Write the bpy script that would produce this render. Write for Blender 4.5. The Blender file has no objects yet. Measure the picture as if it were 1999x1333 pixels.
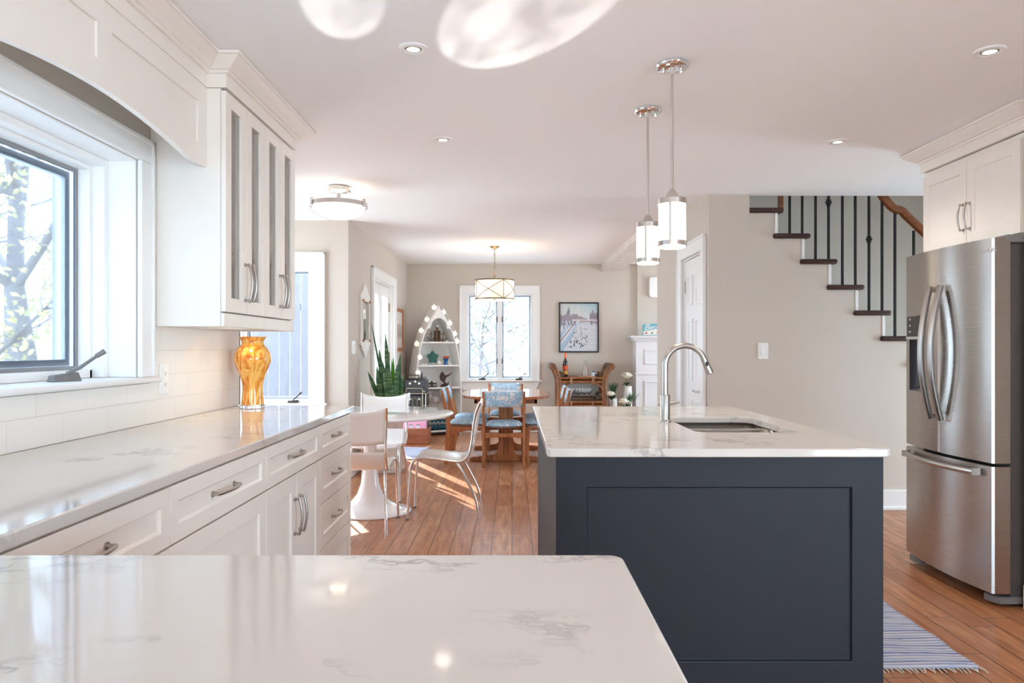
import bpy, bmesh, math, random
from mathutils import Vector, Matrix, Quaternion

# ------------------------------------------------------------------ camera, world, sun, exposure
scene = bpy.context.scene
COL = scene.collection
EYE = 1.21
FPX = 1420.0                      # focal length in pixels of the 1999 px wide frame

cam_data = bpy.data.cameras.new('camera')
cam_data.sensor_width = 36.0
cam_data.sensor_fit = 'HORIZONTAL'
cam_data.lens = 36.0 * FPX / 1999.0
cam_data.shift_y = 12.5 / 1999.0
cam_data.clip_start = 0.05
cam_data.clip_end = 300
cam = bpy.data.objects.new('camera', cam_data)
cam.location = (0, 0, EYE)
cam.rotation_euler = (math.pi / 2, 0, 0)
COL.objects.link(cam)
scene.camera = cam

scene.view_settings.view_transform = 'Standard'
scene.view_settings.look = 'None'
scene.view_settings.gamma = 1.0
scene.view_settings.use_curve_mapping = False
scene.view_settings.exposure = 1.92
scene.cycles.max_bounces = 12
scene.cycles.diffuse_bounces = 7
scene.cycles.glossy_bounces = 5
scene.cycles.transparent_max_bounces = 16
scene.cycles.sample_clamp_indirect = 6.0

world = bpy.data.worlds.new('sky')
scene.world = world
world.use_nodes = True
_bg = world.node_tree.nodes['Background']
_bg.inputs['Color'].default_value = (0.62, 0.82, 1.0, 1)
_bg.inputs['Strength'].default_value = 4.7

SUN_H = Vector((0.437, -0.90, 0)).normalized()
SUN_E = math.radians(31)
sun_dir = SUN_H * math.cos(SUN_E) + Vector((0, 0, -math.sin(SUN_E)))
sun = bpy.data.lights.new('sun', 'SUN')
sun.energy = 8.0
sun.angle = math.radians(0.6)
sun.color = (1.0, 0.94, 0.85)
sun_o = bpy.data.objects.new('sun', sun)
sun_o.rotation_euler = sun_dir.to_track_quat('-Z', 'Y').to_euler()
sun_o.location = (-6, 16, 9)
COL.objects.link(sun_o)


def portal(name, loc, direction, sx, sy):
    """a sampling portal lying in a window opening: gives no light of its own"""
    l = bpy.data.lights.new(name, 'AREA')
    l.shape = 'RECTANGLE'
    l.size, l.size_y = sx, sy
    l.cycles.is_portal = True
    o = bpy.data.objects.new(name, l)
    o.location = loc
    o.rotation_euler = Vector(direction).to_track_quat('-Z', 'Z').to_euler()
    COL.objects.link(o)


# ------------------------------------------------------------------ helpers
def ux(u, Y):
    return (u - 999.5) * Y / FPX


def vz(v, Y):
    return EYE - (v - 679.0) * Y / FPX


def srgb(r, g, b):
    def f(c):
        c /= 255.0
        return c / 12.92 if c <= 0.04045 else ((c + 0.055) / 1.055) ** 2.4
    return (f(r), f(g), f(b), 1.0)


class B:
    """collects shapes into one bmesh"""

    def __init__(self):
        self.bm = bmesh.new()

    def box(self, x0, x1, y0, y1, z0, z1):
        v = [self.bm.verts.new(p) for p in
             [(x0, y0, z0), (x1, y0, z0), (x1, y1, z0), (x0, y1, z0), (x0, y0, z1), (x1, y0, z1), (x1, y1, z1), (x0, y1, z1)]]
        for f in [(0, 3, 2, 1), (4, 5, 6, 7), (0, 1, 5, 4), (1, 2, 6, 5), (2, 3, 7, 6), (3, 0, 4, 7)]:
            self.bm.faces.new([v[i] for i in f])
        return self

    def hexa(self, pts):
        """eight corners: four bottom, four top"""
        v = [self.bm.verts.new(p) for p in pts]
        for f in [(0, 3, 2, 1), (4, 5, 6, 7), (0, 1, 5, 4), (1, 2, 6, 5), (2, 3, 7, 6), (3, 0, 4, 7)]:
            self.bm.faces.new([v[i] for i in f])
        return self

    def tube(self, pts, r, n=10, closed=False, flat=None, up=None):
        pts = [Vector(p) for p in pts]
        m = len(pts)
        rs = r if isinstance(r, (list, tuple)) else [r] * m
        tang = []
        for i in range(m):
            if closed:
                t = pts[(i + 1) % m] - pts[i - 1]
            else:
                t = pts[min(i + 1, m - 1)] - pts[max(i - 1, 0)]
            tang.append(t.normalized())
        ref = Vector(up) if up else (Vector((0, 0, 1)) if abs(tang[0].z) < 0.9 else Vector((0, 1, 0)))
        nrm = (ref - tang[0] * ref.dot(tang[0])).normalized()
        rings = []
        for i in range(m):
            if i:
                q = tang[i - 1].rotation_difference(tang[i])
                nrm = (q @ nrm)
                nrm = (nrm - tang[i] * nrm.dot(tang[i])).normalized()
            bn = tang[i].cross(nrm)
            k = flat if flat else 1.0
            rings.append([self.bm.verts.new(pts[i] + nrm * (rs[i] * k * math.cos(2 * math.pi * j / n)) + bn * (rs[i] * math.sin(2 * math.pi * j / n)))
                          for j in range(n)])
        for i in range(m if closed else m - 1):
            a, b = rings[i], rings[(i + 1) % m]
            for j in range(n):
                self.bm.faces.new([a[j], a[(j + 1) % n], b[(j + 1) % n], b[j]])
        if not closed:
            self.bm.faces.new(rings[0][::-1])
            self.bm.faces.new(rings[-1])
        return self

    def bar(self, a, b, w, h, up=(0, 0, 1)):
        """straight rectangular bar from a to b, w across, h along up"""
        a, b = Vector(a), Vector(b)
        t = (b - a).normalized()
        u = Vector(up)
        u = (u - t * u.dot(t)).normalized()
        s = t.cross(u)
        P = []
        for p in (a, b):
            P += [p - s * w / 2 - u * h / 2, p + s * w / 2 - u * h / 2, p + s * w / 2 + u * h / 2, p - s * w / 2 + u * h / 2]
        v = [self.bm.verts.new(p) for p in P]
        for f in [(0, 1, 2, 3), (7, 6, 5, 4), (0, 4, 5, 1), (1, 5, 6, 2), (2, 6, 7, 3), (3, 7, 4, 0)]:
            self.bm.faces.new([v[i] for i in f])
        return self

    def lathe(self, prof, c=(0, 0, 0), n=32, axis='z', cap=True):
        c = Vector(c)
        rings = []
        for r, z in prof:
            ring = []
            for j in range(n):
                a = 2 * math.pi * j / n
                p = (r * math.cos(a), r * math.sin(a), z)
                if axis == 'x':
                    p = (p[2], p[0], p[1])
                elif axis == 'y':
                    p = (p[0], p[2], p[1])
                ring.append(self.bm.verts.new(c + Vector(p)))
            rings.append(ring)
        for a, b in zip(rings, rings[1:]):
            for j in range(n):
                self.bm.faces.new([a[j], a[(j + 1) % n], b[(j + 1) % n], b[j]])
        if cap:
            if prof[0][0] > 1e-4:
                self.bm.faces.new(rings[0][::-1])
            if prof[-1][0] > 1e-4:
                self.bm.faces.new(rings[-1])
        return self

    def prism(self, poly, mp, c0, c1):
        a = [self.bm.verts.new(mp(p[0], p[1], c0)) for p in poly]
        b = [self.bm.verts.new(mp(p[0], p[1], c1)) for p in poly]
        n = len(poly)
        self.bm.faces.new(a[::-1])
        self.bm.faces.new(b)
        for i in range(n):
            self.bm.faces.new([a[i], a[(i + 1) % n], b[(i + 1) % n], b[i]])
        return self

    def ring(self, outer, inner, mp, c0, c1):
        """frame between two outlines of equal point count"""
        n = len(outer)
        oa = [self.bm.verts.new(mp(p[0], p[1], c0)) for p in outer]
        ob = [self.bm.verts.new(mp(p[0], p[1], c1)) for p in outer]
        ia = [self.bm.verts.new(mp(p[0], p[1], c0)) for p in inner]
        ib = [self.bm.verts.new(mp(p[0], p[1], c1)) for p in inner]
        for i in range(n):
            j = (i + 1) % n
            self.bm.faces.new([oa[i], oa[j], ob[j], ob[i]])
            self.bm.faces.new([ia[j], ia[i], ib[i], ib[j]])
            self.bm.faces.new([ob[i], ob[j], ib[j], ib[i]])
            self.bm.faces.new([oa[j], oa[i], ia[i], ia[j]])
        return self

    def ball(self, c, r, seg=16, rings=10, s=(1, 1, 1)):
        res = bmesh.ops.create_uvsphere(self.bm, u_segments=seg, v_segments=rings, radius=r)
        for v in res['verts']:
            v.co = Vector((v.co.x * s[0], v.co.y * s[1], v.co.z * s[2])) + Vector(c)
        return self

    def grid(self, fn, nu, nv):
        vs = [[self.bm.verts.new(fn(i / nu, j / nv)) for j in range(nv + 1)] for i in range(nu + 1)]
        for i in range(nu):
            for j in range(nv):
                self.bm.faces.new([vs[i][j], vs[i + 1][j], vs[i + 1][j + 1], vs[i][j + 1]])
        return self

    def shaker(self, w, h, t, fr, rec, mp, hole=False, bev=0.004):
        """framed panel: a across, b up, c out of the face"""
        O = [(0, 0), (w, 0), (w, h), (0, h)]
        I = [(fr, fr), (w - fr, fr), (w - fr, h - fr), (fr, h - fr)]
        I2 = [(fr + bev, fr + bev), (w - fr - bev, fr + bev), (w - fr - bev, h - fr - bev), (fr + bev, h - fr - bev)]
        nv = self.bm.verts.new
        o0 = [nv(mp(a, b, 0)) for a, b in O]
        o1 = [nv(mp(a, b, t)) for a, b in O]
        i1 = [nv(mp(a, b, t)) for a, b in I]
        i2 = [nv(mp(a, b, 0 if hole else t - rec)) for a, b in (I if hole else I2)]
        nf = self.bm.faces.new
        for i in range(4):
            j = (i + 1) % 4
            nf([o0[i], o0[j], o1[j], o1[i]])
            nf([o1[i], o1[j], i1[j], i1[i]])
            nf([i1[i], i1[j], i2[j], i2[i]])
            if hole:
                nf([o0[j], o0[i], i2[i], i2[j]])
        if not hole:
            nf(i2)
            nf(o0[::-1])
        return self


def wloc(o):
    p = Vector((0, 0, 0))
    while o:
        p += o.location
        o = o.parent
    return p


def obj(name, b, mat, parent=None, bevel=0.0, smooth=35, solid=0.0, subsurf=0, seg=2, label=None, solid_off=0.0):
    bm = b.bm
    if parent is not None:
        bmesh.ops.translate(bm, verts=bm.verts, vec=-wloc(parent))
    bmesh.ops.recalc_face_normals(bm, faces=bm.faces)
    me = bpy.data.meshes.new(name)
    bm.to_mesh(me)
    bm.free()
    if smooth:
        for p in me.polygons:
            p.use_smooth = True
        me.set_sharp_from_angle(angle=math.radians(smooth))
    if mat:
        me.materials.append(mat)
    o = bpy.data.objects.new(name, me)
    COL.objects.link(o)
    if parent is not None:
        o.parent = parent
    if solid:
        m = o.modifiers.new('thickness', 'SOLIDIFY')
        m.thickness = solid
        m.offset = solid_off
    if subsurf:
        m = o.modifiers.new('smooth', 'SUBSURF')
        m.levels = subsurf
        m.render_levels = subsurf
    if bevel:
        m = o.modifiers.new('bevel', 'BEVEL')
        m.width = bevel
        m.segments = seg
        m.limit_method = 'ANGLE'
        m.angle_limit = math.radians(40)
        m.harden_normals = False
    if label:
        o['label'] = label
    return o


def tag(o, label, cat, group=None, kind=None):
    o['label'] = label
    o['category'] = cat
    if group:
        o['group'] = group
    if kind:
        o['kind'] = kind
    return o


def thing(name, label, cat, loc=(0, 0, 0), rotz=0.0, group=None, kind=None):
    o = bpy.data.objects.new(name, None)
    o.empty_display_size = 0.1
    COL.objects.link(o)
    o.location = loc
    o.rotation_euler = (0, 0, rotz)
    return tag(o, label, cat, group, kind)


def struct(name, b, mat, label=None, cat=None, **kw):
    o = obj(name, b, mat, **kw)
    o['kind'] = 'structure'
    if label:
        o['label'] = label
        o['category'] = cat or name.split('_')[0]
    return o


def dup(root, loc, rotz=0.0, label=None, group=None):
    r = root.copy()
    COL.objects.link(r)
    r.location = loc
    r.rotation_euler = (0, 0, rotz)
    if label:
        r['label'] = label
    if group:
        r['group'] = group
    for ch in list(root.children):
        c = ch.copy()
        COL.objects.link(c)
        c.parent = r
        for g in list(ch.children):
            d = g.copy()
            COL.objects.link(d)
            d.parent = c
    return r


def arc(cx, cy, r, a0, a1, n):
    return [(cx + r * math.cos(math.radians(a0 + (a1 - a0) * i / n)), cy + r * math.sin(math.radians(a0 + (a1 - a0) * i / n))) for i in range(n + 1)]


def rrect(x0, x1, y0, y1, r, n=6):
    return (arc(x1 - r, y1 - r, r, 0, 90, n) + arc(x0 + r, y1 - r, r, 90, 180, n) +
            arc(x0 + r, y0 + r, r, 180, 270, n) + arc(x1 - r, y0 + r, r, 270, 360, n))


def smoothpts(pts, k=6):
    """Catmull-Rom through pts"""
    P = [Vector(p) for p in pts]
    P = [P[0] * 2 - P[1]] + P + [P[-1] * 2 - P[-2]]
    out = []
    for i in range(1, len(P) - 2):
        for j in range(k):
            t = j / k
            a, b, c, d = P[i - 1], P[i], P[i + 1], P[i + 2]
            out.append(0.5 * ((2 * b) + (c - a) * t + (2 * a - 5 * b + 4 * c - d) * t * t + (3 * b - a - 3 * c + d) * t ** 3))
    out.append(P[-2])
    return out


# ------------------------------------------------------------------ materials
class NT:
    def __init__(self, name):
        self.m = bpy.data.materials.new(name)
        self.m.use_nodes = True
        self.t = self.m.node_tree
        self.p = self.t.nodes['Principled BSDF']
        self.out = self.t.nodes['Material Output']

    def n(self, kind, ins=None, **props):
        nd = self.t.nodes.new(kind)
        for k, v in props.items():
            setattr(nd, k, v)
        for k, v in (ins or {}).items():
            self.put(nd.inputs[k], v)
        return nd

    def put(self, sock, v):
        if isinstance(v, bpy.types.NodeSocket):
            self.t.links.new(v, sock)
        elif isinstance(v, (int, float)) and sock.type in ('RGBA',):
            sock.default_value = (v, v, v, 1)
        else:
            sock.default_value = v

    def math(self, op, a, b=0.0, c=None):
        nd = self.t.nodes.new('ShaderNodeMath')
        nd.operation = op
        self.put(nd.inputs[0], a)
        self.put(nd.inputs[1], b)
        if c is not None:
            self.put(nd.inputs[2], c)
        return nd.outputs[0]

    def mix(self, f, a, b):
        nd = self.t.nodes.new('ShaderNodeMix')
        nd.data_type = 'RGBA'
        self.put(nd.inputs[0], f)
        self.put(nd.inputs[6], a)
        self.put(nd.inputs[7], b)
        return nd.outputs[2]

    def ramp(self, f, stops, interp='LINEAR'):
        nd = self.t.nodes.new('ShaderNodeValToRGB')
        nd.color_ramp.interpolation = interp
        e = nd.color_ramp.elements
        while len(e) < len(stops):
            e.new(0.5)
        for el, (p, c) in zip(e, stops):
            el.position = p
            el.color = c if len(c) == 4 else (*c, 1)
        self.put(nd.inputs[0], f)
        return nd.outputs[0]

    def coords(self, kind='Object', scale=(1, 1, 1), rot=(0, 0, 0)):
        tc = self.n('ShaderNodeTexCoord')
        mp = self.n('ShaderNodeMapping', {'Vector': tc.outputs[kind], 'Scale': scale, 'Rotation': rot})
        return mp.outputs[0]

    def noise(self, vec, scale, detail=3.0, rough=0.5, dist=0.0):
        return self.n('ShaderNodeTexNoise', {'Vector': vec, 'Scale': scale, 'Detail': detail, 'Roughness': rough, 'Distortion': dist}).outputs[0]

    def bump(self, h, strength=0.2, dist=0.01):
        nd = self.n('ShaderNodeBump', {'Height': h, 'Strength': strength, 'Distance': dist})
        self.t.links.new(nd.outputs[0], self.p.inputs['Normal'])

    def set(self, **kw):
        for k, v in kw.items():
            self.put(self.p.inputs[k.replace('_', ' ')], v)
        return self


def dark(c, k):
    return (c[0] * k, c[1] * k, c[2] * k, 1)


def paint(name, col, rough=0.5, metal=0.0, var=0.03, scale=6.0, stretch=(1, 1, 1), bump=0.0, coat=0.0, spec=0.5, **kw):
    """plain finish with a faint procedural variation of its own"""
    m = NT(name)
    n = m.noise(m.coords('Object', stretch), scale)
    m.set(Base_Color=m.mix(n, dark(col, 1 - var), dark(col, 1 + var)), Roughness=rough, Metallic=metal)
    m.p.inputs['Coat Weight'].default_value = coat
    m.p.inputs['Specular IOR Level'].default_value = spec
    if bump:
        m.bump(n, bump, 0.004)
    for k, v in kw.items():
        m.put(m.p.inputs[k.replace('_', ' ')], v)
    return m.m


def glass_pane(name, tint=(1, 1, 1, 1), refl=0.5):
    m = NT(name)
    fr = m.n('ShaderNodeFresnel', {'IOR': 1.45})
    n = m.noise(m.coords('Object'), 9.0)
    tr = m.n('ShaderNodeBsdfTransparent', {'Color': tint})
    gl = m.n('ShaderNodeBsdfGlossy', {'Color': (1, 1, 1, 1), 'Roughness': m.math('MULTIPLY', n, 0.03)})
    mx = m.n('ShaderNodeMixShader', {0: m.math('MULTIPLY', fr.outputs[0], refl), 1: tr.outputs[0], 2: gl.outputs[0]})
    m.t.links.new(mx.outputs[0], m.out.inputs[0])
    return m.m


def glow(name, col, strength, var=0.05):
    m = NT(name)
    n = m.noise(m.coords('Object'), 12.0)
    m.set(Base_Color=col, Roughness=0.35)
    m.put(m.p.inputs['Emission Color'], m.mix(n, dark(col, 1 - var), col))
    m.p.inputs['Emission Strength'].default_value = strength
    return m.m


def clear_glass(name, tint=(1, 1, 1, 1), rough=0.0):
    m = NT(name)
    n = m.noise(m.coords('Object'), 30.0)
    m.set(Base_Color=m.mix(n, dark(tint, 0.97), tint), Roughness=rough, IOR=1.45)
    m.p.inputs['Transmission Weight'].default_value = 1.0
    return m.m


WALL = paint('greige_wall_paint', srgb(207, 197, 186), 0.85, var=0.012, scale=3, spec=0.25)
CEIL = paint('white_ceiling_paint', srgb(246, 245, 245), 0.9, var=0.01, scale=2, spec=0.2)
TRIM = paint('white_trim_paint', srgb(240, 239, 237), 0.4, var=0.01, scale=5)
CAB = paint('white_cabinet_lacquer', srgb(238, 230, 221), 0.38, var=0.01, scale=5)
CABIN = paint('white_cabinet_interior', srgb(232, 228, 222), 0.5, var=0.02, scale=5)
NAVY = paint('charcoal_navy_lacquer', srgb(28, 33, 42), 0.52, var=0.03, scale=4, spec=0.35)
NICKEL = paint('brushed_nickel', (0.46, 0.43, 0.40, 1), 0.30, 1.0, var=0.05, scale=60, stretch=(1, 1, 8))
SATIN = paint('satin_nickel_lamp_metal', (0.68, 0.65, 0.62, 1), 0.2, 1.0, var=0.03, scale=40)
CHROME = paint('polished_chrome', (0.82, 0.82, 0.83, 1), 0.07, 1.0, var=0.01, scale=10)
DARKMETAL = paint('dark_bronze_metal', (0.06, 0.05, 0.045, 1), 0.5, 0.6, var=0.2, scale=30)
IRON = paint('black_wrought_iron', (0.012, 0.012, 0.013, 1), 0.45, 0.3, var=0.2, scale=40)
BLACK = paint('black_plastic', (0.015, 0.015, 0.017, 1), 0.4, var=0.1, scale=20)
GREYPL = paint('grey_plastic', srgb(120, 118, 118), 0.45, var=0.05, scale=20)
WPLAST = paint('white_plastic', srgb(243, 243, 242), 0.3, var=0.01, scale=10)
GLOSSW = paint('glossy_white_lacquer', srgb(244, 244, 246), 0.09, var=0.005, scale=4, coat=0.3)
SHELL = paint('pearl_white_seat_shell', srgb(248, 247, 245), 0.16, var=0.02, scale=8)
PANE = glass_pane('window_glass', (0.97, 0.985, 0.99, 1))
SCREEN = glass_pane('fine_insect_screen', (0.76, 0.77, 0.79, 1), 0.15)
SCREENK = glass_pane('kitchen_insect_screen', (0.54, 0.55, 0.57, 1), 0.15)
CABGLASS = glass_pane('cabinet_door_glass', (0.93, 0.92, 0.91, 1), 0.8)
CLEAR = clear_glass('clear_glass')
LAMPDISC = glow('lit_lamp_lens', (1.0, 0.86, 0.66, 1), 1.6)


def quartz():
    m = NT('white_quartz_with_grey_veins')
    v = m.coords('Object')
    warp = m.noise(v, 2.6, 5, 0.62)
    warp2 = m.n('ShaderNodeTexNoise', {'Vector': v, 'Scale': 1.1, 'Detail': 2.0}).outputs[0]
    vv = m.n('ShaderNodeVectorMath', {0: v, 1: m.n('ShaderNodeCombineXYZ', {'X': m.math('MULTIPLY', warp, 0.7), 'Y': m.math('MULTIPLY', warp2, 0.4)}).outputs[0]}, operation='ADD').outputs[0]
    a = m.noise(vv, 3.2, 6, 0.65)
    line = m.math('SUBTRACT', 1.0, m.math('MULTIPLY', m.math('ABSOLUTE', m.math('SUBTRACT', a, 0.5)), 34.0))
    line = m.math('MAXIMUM', line, 0.0)
    mask = m.ramp(m.noise(v, 2.1, 3, 0.6), [(0.50, (0, 0, 0)), (0.62, (1, 1, 1))])
    f = m.math('MULTIPLY', m.math('MULTIPLY', line, mask), 0.6)
    cloud = m.noise(v, 5.0, 4)
    base = m.mix(cloud, srgb(208, 202, 196), srgb(216, 210, 204))
    m.set(Base_Color=m.mix(f, base, srgb(104, 102, 110)), Roughness=0.06)
    return m.m


def wood_floor():
    m = NT('hand_scraped_hickory_floor')
    tc = m.n('ShaderNodeTexCoord')
    sx = m.n('ShaderNodeSeparateXYZ', {0: tc.outputs['Object']})
    X, Y = sx.outputs[0], sx.outputs[1]
    BW, BL = 0.124, 0.82
    r = m.math('DIVIDE', X, BW)
    row = m.math('FLOOR', r)
    rnd = m.n('ShaderNodeTexWhiteNoise', {'W': row}, noise_dimensions='1D').outputs[0]
    yy = m.math('ADD', m.math('DIVIDE', Y, BL), m.math('MULTIPLY', rnd, 7.3))
    colm = m.math('FLOOR', yy)
    cell = m.n('ShaderNodeTexWhiteNoise', {'Vector': m.n('ShaderNodeCombineXYZ', {'X': row, 'Y': colm}).outputs[0]}, noise_dimensions='2D')
    tone = cell.outputs[0]
    fx = m.math('ABSOLUTE', m.math('SUBTRACT', m.math('FRACT', r), 0.5))
    fy = m.math('ABSOLUTE', m.math('SUBTRACT', m.math('FRACT', yy), 0.5))
    gap = m.math('MAXIMUM', m.math('GREATER_THAN', fx, 0.479), m.math('GREATER_THAN', fy, 0.4975))
    off = m.n('ShaderNodeCombineXYZ', {'X': m.math('MULTIPLY', tone, 9.0), 'Y': m.math('MULTIPLY', rnd, 5.0), 'Z': tone}).outputs[0]
    gv = m.n('ShaderNodeVectorMath', {0: m.coords('Object', (16, 1.6, 1)), 1: off}, operation='ADD').outputs[0]
    grain = m.noise(gv, 2.2, 4, 0.55, 0.0)
    scr = m.noise(m.n('ShaderNodeVectorMath', {0: m.coords('Object', (4, 7, 1)), 1: off}, operation='ADD').outputs[0], 2.2, 1, 0.4, 0.0)
    c = m.ramp(grain, [(0.25, srgb(134, 84, 54)), (0.5, srgb(182, 124, 84)), (0.75, srgb(206, 152, 112))])
    c = m.mix(m.math('MULTIPLY', tone, 0.6), c, srgb(150, 86, 50))
    c = m.mix(gap, c, srgb(78, 46, 30))
    m.set(Base_Color=c, Roughness=m.math('ADD', 0.30, m.math('MULTIPLY', scr, 0.08)))
    h = m.math('SUBTRACT', m.math('ADD', m.math('MULTIPLY', scr, 0.8), m.math('MULTIPLY', grain, 0.1)), m.math('MULTIPLY', gap, 0.9))
    m.bump(h, 0.25, 0.006)
    return m.m


def tile():
    m = NT('white_subway_tile')
    tc = m.n('ShaderNodeTexCoord')
    sx = m.n('ShaderNodeSeparateXYZ', {0: tc.outputs['Object']})
    Y, Z = sx.outputs[1], sx.outputs[2]
    rz = m.math('DIVIDE', m.math('SUBTRACT', Z, 0.9105), 0.0965)
    row = m.math('FLOOR', rz)
    y = m.math('ADD', m.math('DIVIDE', Y, 0.252), m.math('MULTIPLY', m.math('MODULO', row, 2.0), 0.5))
    fz = m.math('ABSOLUTE', m.math('SUBTRACT', m.math('FRACT', rz), 0.5))
    fy = m.math('ABSOLUTE', m.math('SUBTRACT', m.math('FRACT', y), 0.5))
    g = m.math('MAXIMUM', m.math('GREATER_THAN', fz, 0.487), m.math('GREATER_THAN', fy, 0.4955))
    n = m.noise(m.coords('Object'), 7.0)
    base = m.mix(n, srgb(238, 233, 226), srgb(243, 239, 233))
    m.set(Base_Color=m.mix(g, base, srgb(214, 206, 198)), Roughness=m.math('ADD', 0.14, m.math('MULTIPLY', g, 0.5)))
    m.bump(m.math('SUBTRACT', 1.0, g), 0.3, 0.002)
    return m.m


def wood(name, c0, c1, c2, rough=0.4, stretch=(1, 1, 10), scale=14.0, coat=0.0):
    m = NT(name)
    s = (stretch[0], stretch[1], stretch[2])
    inv = tuple(1.0 if k == 1 else 1.0 / k for k in s)
    v = m.coords('Object', inv)
    g = m.noise(v, scale, 5, 0.6, 0.8)
    m.set(Base_Color=m.ramp(g, [(0.28, c0), (0.5, c1), (0.74, c2)]), Roughness=rough)
    m.p.inputs['Coat Weight'].default_value = coat
    m.bump(g, 0.08, 0.003)
    return m.m


def steel():
    m = NT('brushed_stainless_steel')
    v = m.coords('Object', (1, 2.0, 260))
    n = m.noise(v, 3.0, 3)
    tg = m.n('ShaderNodeTangent', direction_type='RADIAL', axis='Z')
    m.set(Base_Color=m.mix(n, (0.42, 0.395, 0.375, 1), (0.50, 0.475, 0.455, 1)), Metallic=1.0, Roughness=m.math('ADD', 0.22, m.math('MULTIPLY', n, 0.08)))
    m.p.inputs['Anisotropic'].default_value = 0.85
    m.p.inputs['Anisotropic Rotation'].default_value = 0.25
    m.t.links.new(tg.outputs[0], m.p.inputs['Tangent'])
    return m.m


def bird_fabric():
    m = NT('pale_blue_fabric_with_white_birds')
    v = m.coords('Object')
    w = m.noise(v, 16.0, 3, 0.6, 1.5)
    bird = m.ramp(w, [(0.53, (0, 0, 0)), (0.58, (1, 1, 1))])
    ln = m.math('ABSOLUTE', m.math('SUBTRACT', m.noise(v, 9.0, 5, 0.6, 2.0), 0.5))
    line = m.ramp(ln, [(0.008, (1, 1, 1)), (0.02, (0, 0, 0))])
    c = m.mix(bird, srgb(166, 203, 226), srgb(240, 236, 234))
    c = m.mix(m.math('MULTIPLY', line, 0.45), c, srgb(110, 108, 116))
    m.set(Base_Color=c, Roughness=0.85)
    m.bump(m.noise(v, 400.0, 1), 0.15, 0.001)
    return m.m


def stripes(name, axis, cols, period, fuzz=0.25):
    m = NT(name)
    tc = m.n('ShaderNodeTexCoord')
    sx = m.n('ShaderNodeSeparateXYZ', {0: tc.outputs['Object']})
    c = sx.outputs[axis]
    other = (40, 3, 1) if axis == 0 else (3, 40, 1)
    n = m.noise(m.coords('Object', other), 3.0, 4)
    f = m.math('FRACT', m.math('ADD', m.math('DIVIDE', c, period), m.math('MULTIPLY', n, fuzz)))
    st = [(i / len(cols), k) for i, k in enumerate(cols)]
    m.set(Base_Color=m.ramp(f, st, 'CONSTANT'), Roughness=0.95)
    m.bump(n, 0.5, 0.006)
    return m.m


QUARTZ = quartz()
FLOORM = wood_floor()
TILE = tile()
STEEL = steel()
OAK = wood('warm_teak_wood', srgb(128, 70, 34), srgb(172, 105, 60), srgb(194, 128, 78), 0.38, (1, 1, 9), 22)
OAKH = wood('warm_teak_tabletop', srgb(140, 78, 40), srgb(176, 110, 66), srgb(196, 132, 84), 0.14, (1, 9, 1), 20, 0.35)
CRATE = wood('reddish_crate_wood', srgb(112, 58, 34), srgb(150, 84, 52), srgb(168, 98, 64), 0.5, (8, 1, 1), 20)
TREAD = wood('dark_stained_tread_wood', srgb(34, 18, 14), srgb(56, 30, 24), srgb(70, 40, 32), 0.35, (8, 1, 1), 24)
RAILW = wood('brown_handrail_wood', srgb(90, 48, 24), srgb(128, 74, 40), srgb(148, 90, 52), 0.4, (8, 1, 1), 24)
RATTAN = wood('brown_rattan', srgb(86, 50, 26), srgb(138, 86, 48), srgb(164, 108, 64), 0.4, (1, 1, 3), 26)
RATDARK = paint('dark_wrapped_rattan', srgb(96, 70, 50), 0.6, var=0.35, scale=90)
WHITEWASH = wood('whitewashed_wood', srgb(196, 186, 176), srgb(222, 214, 206), srgb(236, 231, 226), 0.6, (1, 1, 8), 16)
GREYWOOD = wood('weathered_grey_wood', srgb(150, 138, 128), srgb(186, 174, 164), srgb(206, 196, 188), 0.7, (1, 1, 10), 22)
FABRIC = bird_fabric()

# ------------------------------------------------------------------ room shell
HK = 2.34                                    # ceiling over the kitchen
CPROF = [(-2.8, 2.34), (5.4, 2.342), (6.7, 2.392), (8.6, 2.405), (10.7, 2.417)]


def ceil_z(y):
    for (a, za), (b, zb) in zip(CPROF, CPROF[1:]):
        if y <= b:
            return za + (zb - za) * (y - a) / (b - a)
    return CPROF[-1][1]


bf = B()
bf.box(-1.62, 4.5, -2.8, 10.7, -0.12, 0.0)
bf.prism([(-1.62, 3.56), (-2.25, 3.56), (-3.1, 4.9), (-3.1, 6.9), (-1.62, 6.9)], lambda a, b_, c: (a, b_, c), -0.12, 0.0)
struct('floor', bf, FLOORM, 'hand scraped brown hickory plank floor running through kitchen and dining room', smooth=0)

bc = B()
ys = [-2.8, 5.42, 6.7, 8.6, 10.7]
for a, b in zip(ys, ys[1:]):
    za, zb = ceil_z(a), ceil_z(b)
    xr = 4.5 if a < 5 or a >= 6.7 else 1.75
    bc.hexa([(-1.7, a, za), (xr, a, za), (xr, b, zb), (-1.7, b, zb), (-1.7, a, 2.62), (xr, a, 2.62), (xr, b, 2.62), (-1.7, b, 2.62)])
nook = [(-1.7, 3.56, 2.34), (-2.25, 3.56, 2.34), (-3.05, 4.84, 2.34), (-3.05, 5.42, 2.342), (-3.05, 6.9, 2.394), (-1.7, 6.9, 2.394), (-1.7, 5.42, 2.342)]
va_ = [bc.bm.verts.new(p) for p in nook]
vb_ = [bc.bm.verts.new((p[0], p[1], 2.62)) for p in nook]
bc.bm.faces.new([va_[i] for i in (0, 1, 2, 3, 6)])
bc.bm.faces.new([va_[i] for i in (3, 4, 5, 6)])
bc.bm.faces.new(vb_)
for i in range(7):
    bc.bm.faces.new([va_[i], va_[(i + 1) % 7], vb_[(i + 1) % 7], vb_[i]])
struct('ceiling', bc, CEIL, 'smooth white ceiling over the kitchen and dining area', smooth=0)


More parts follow.
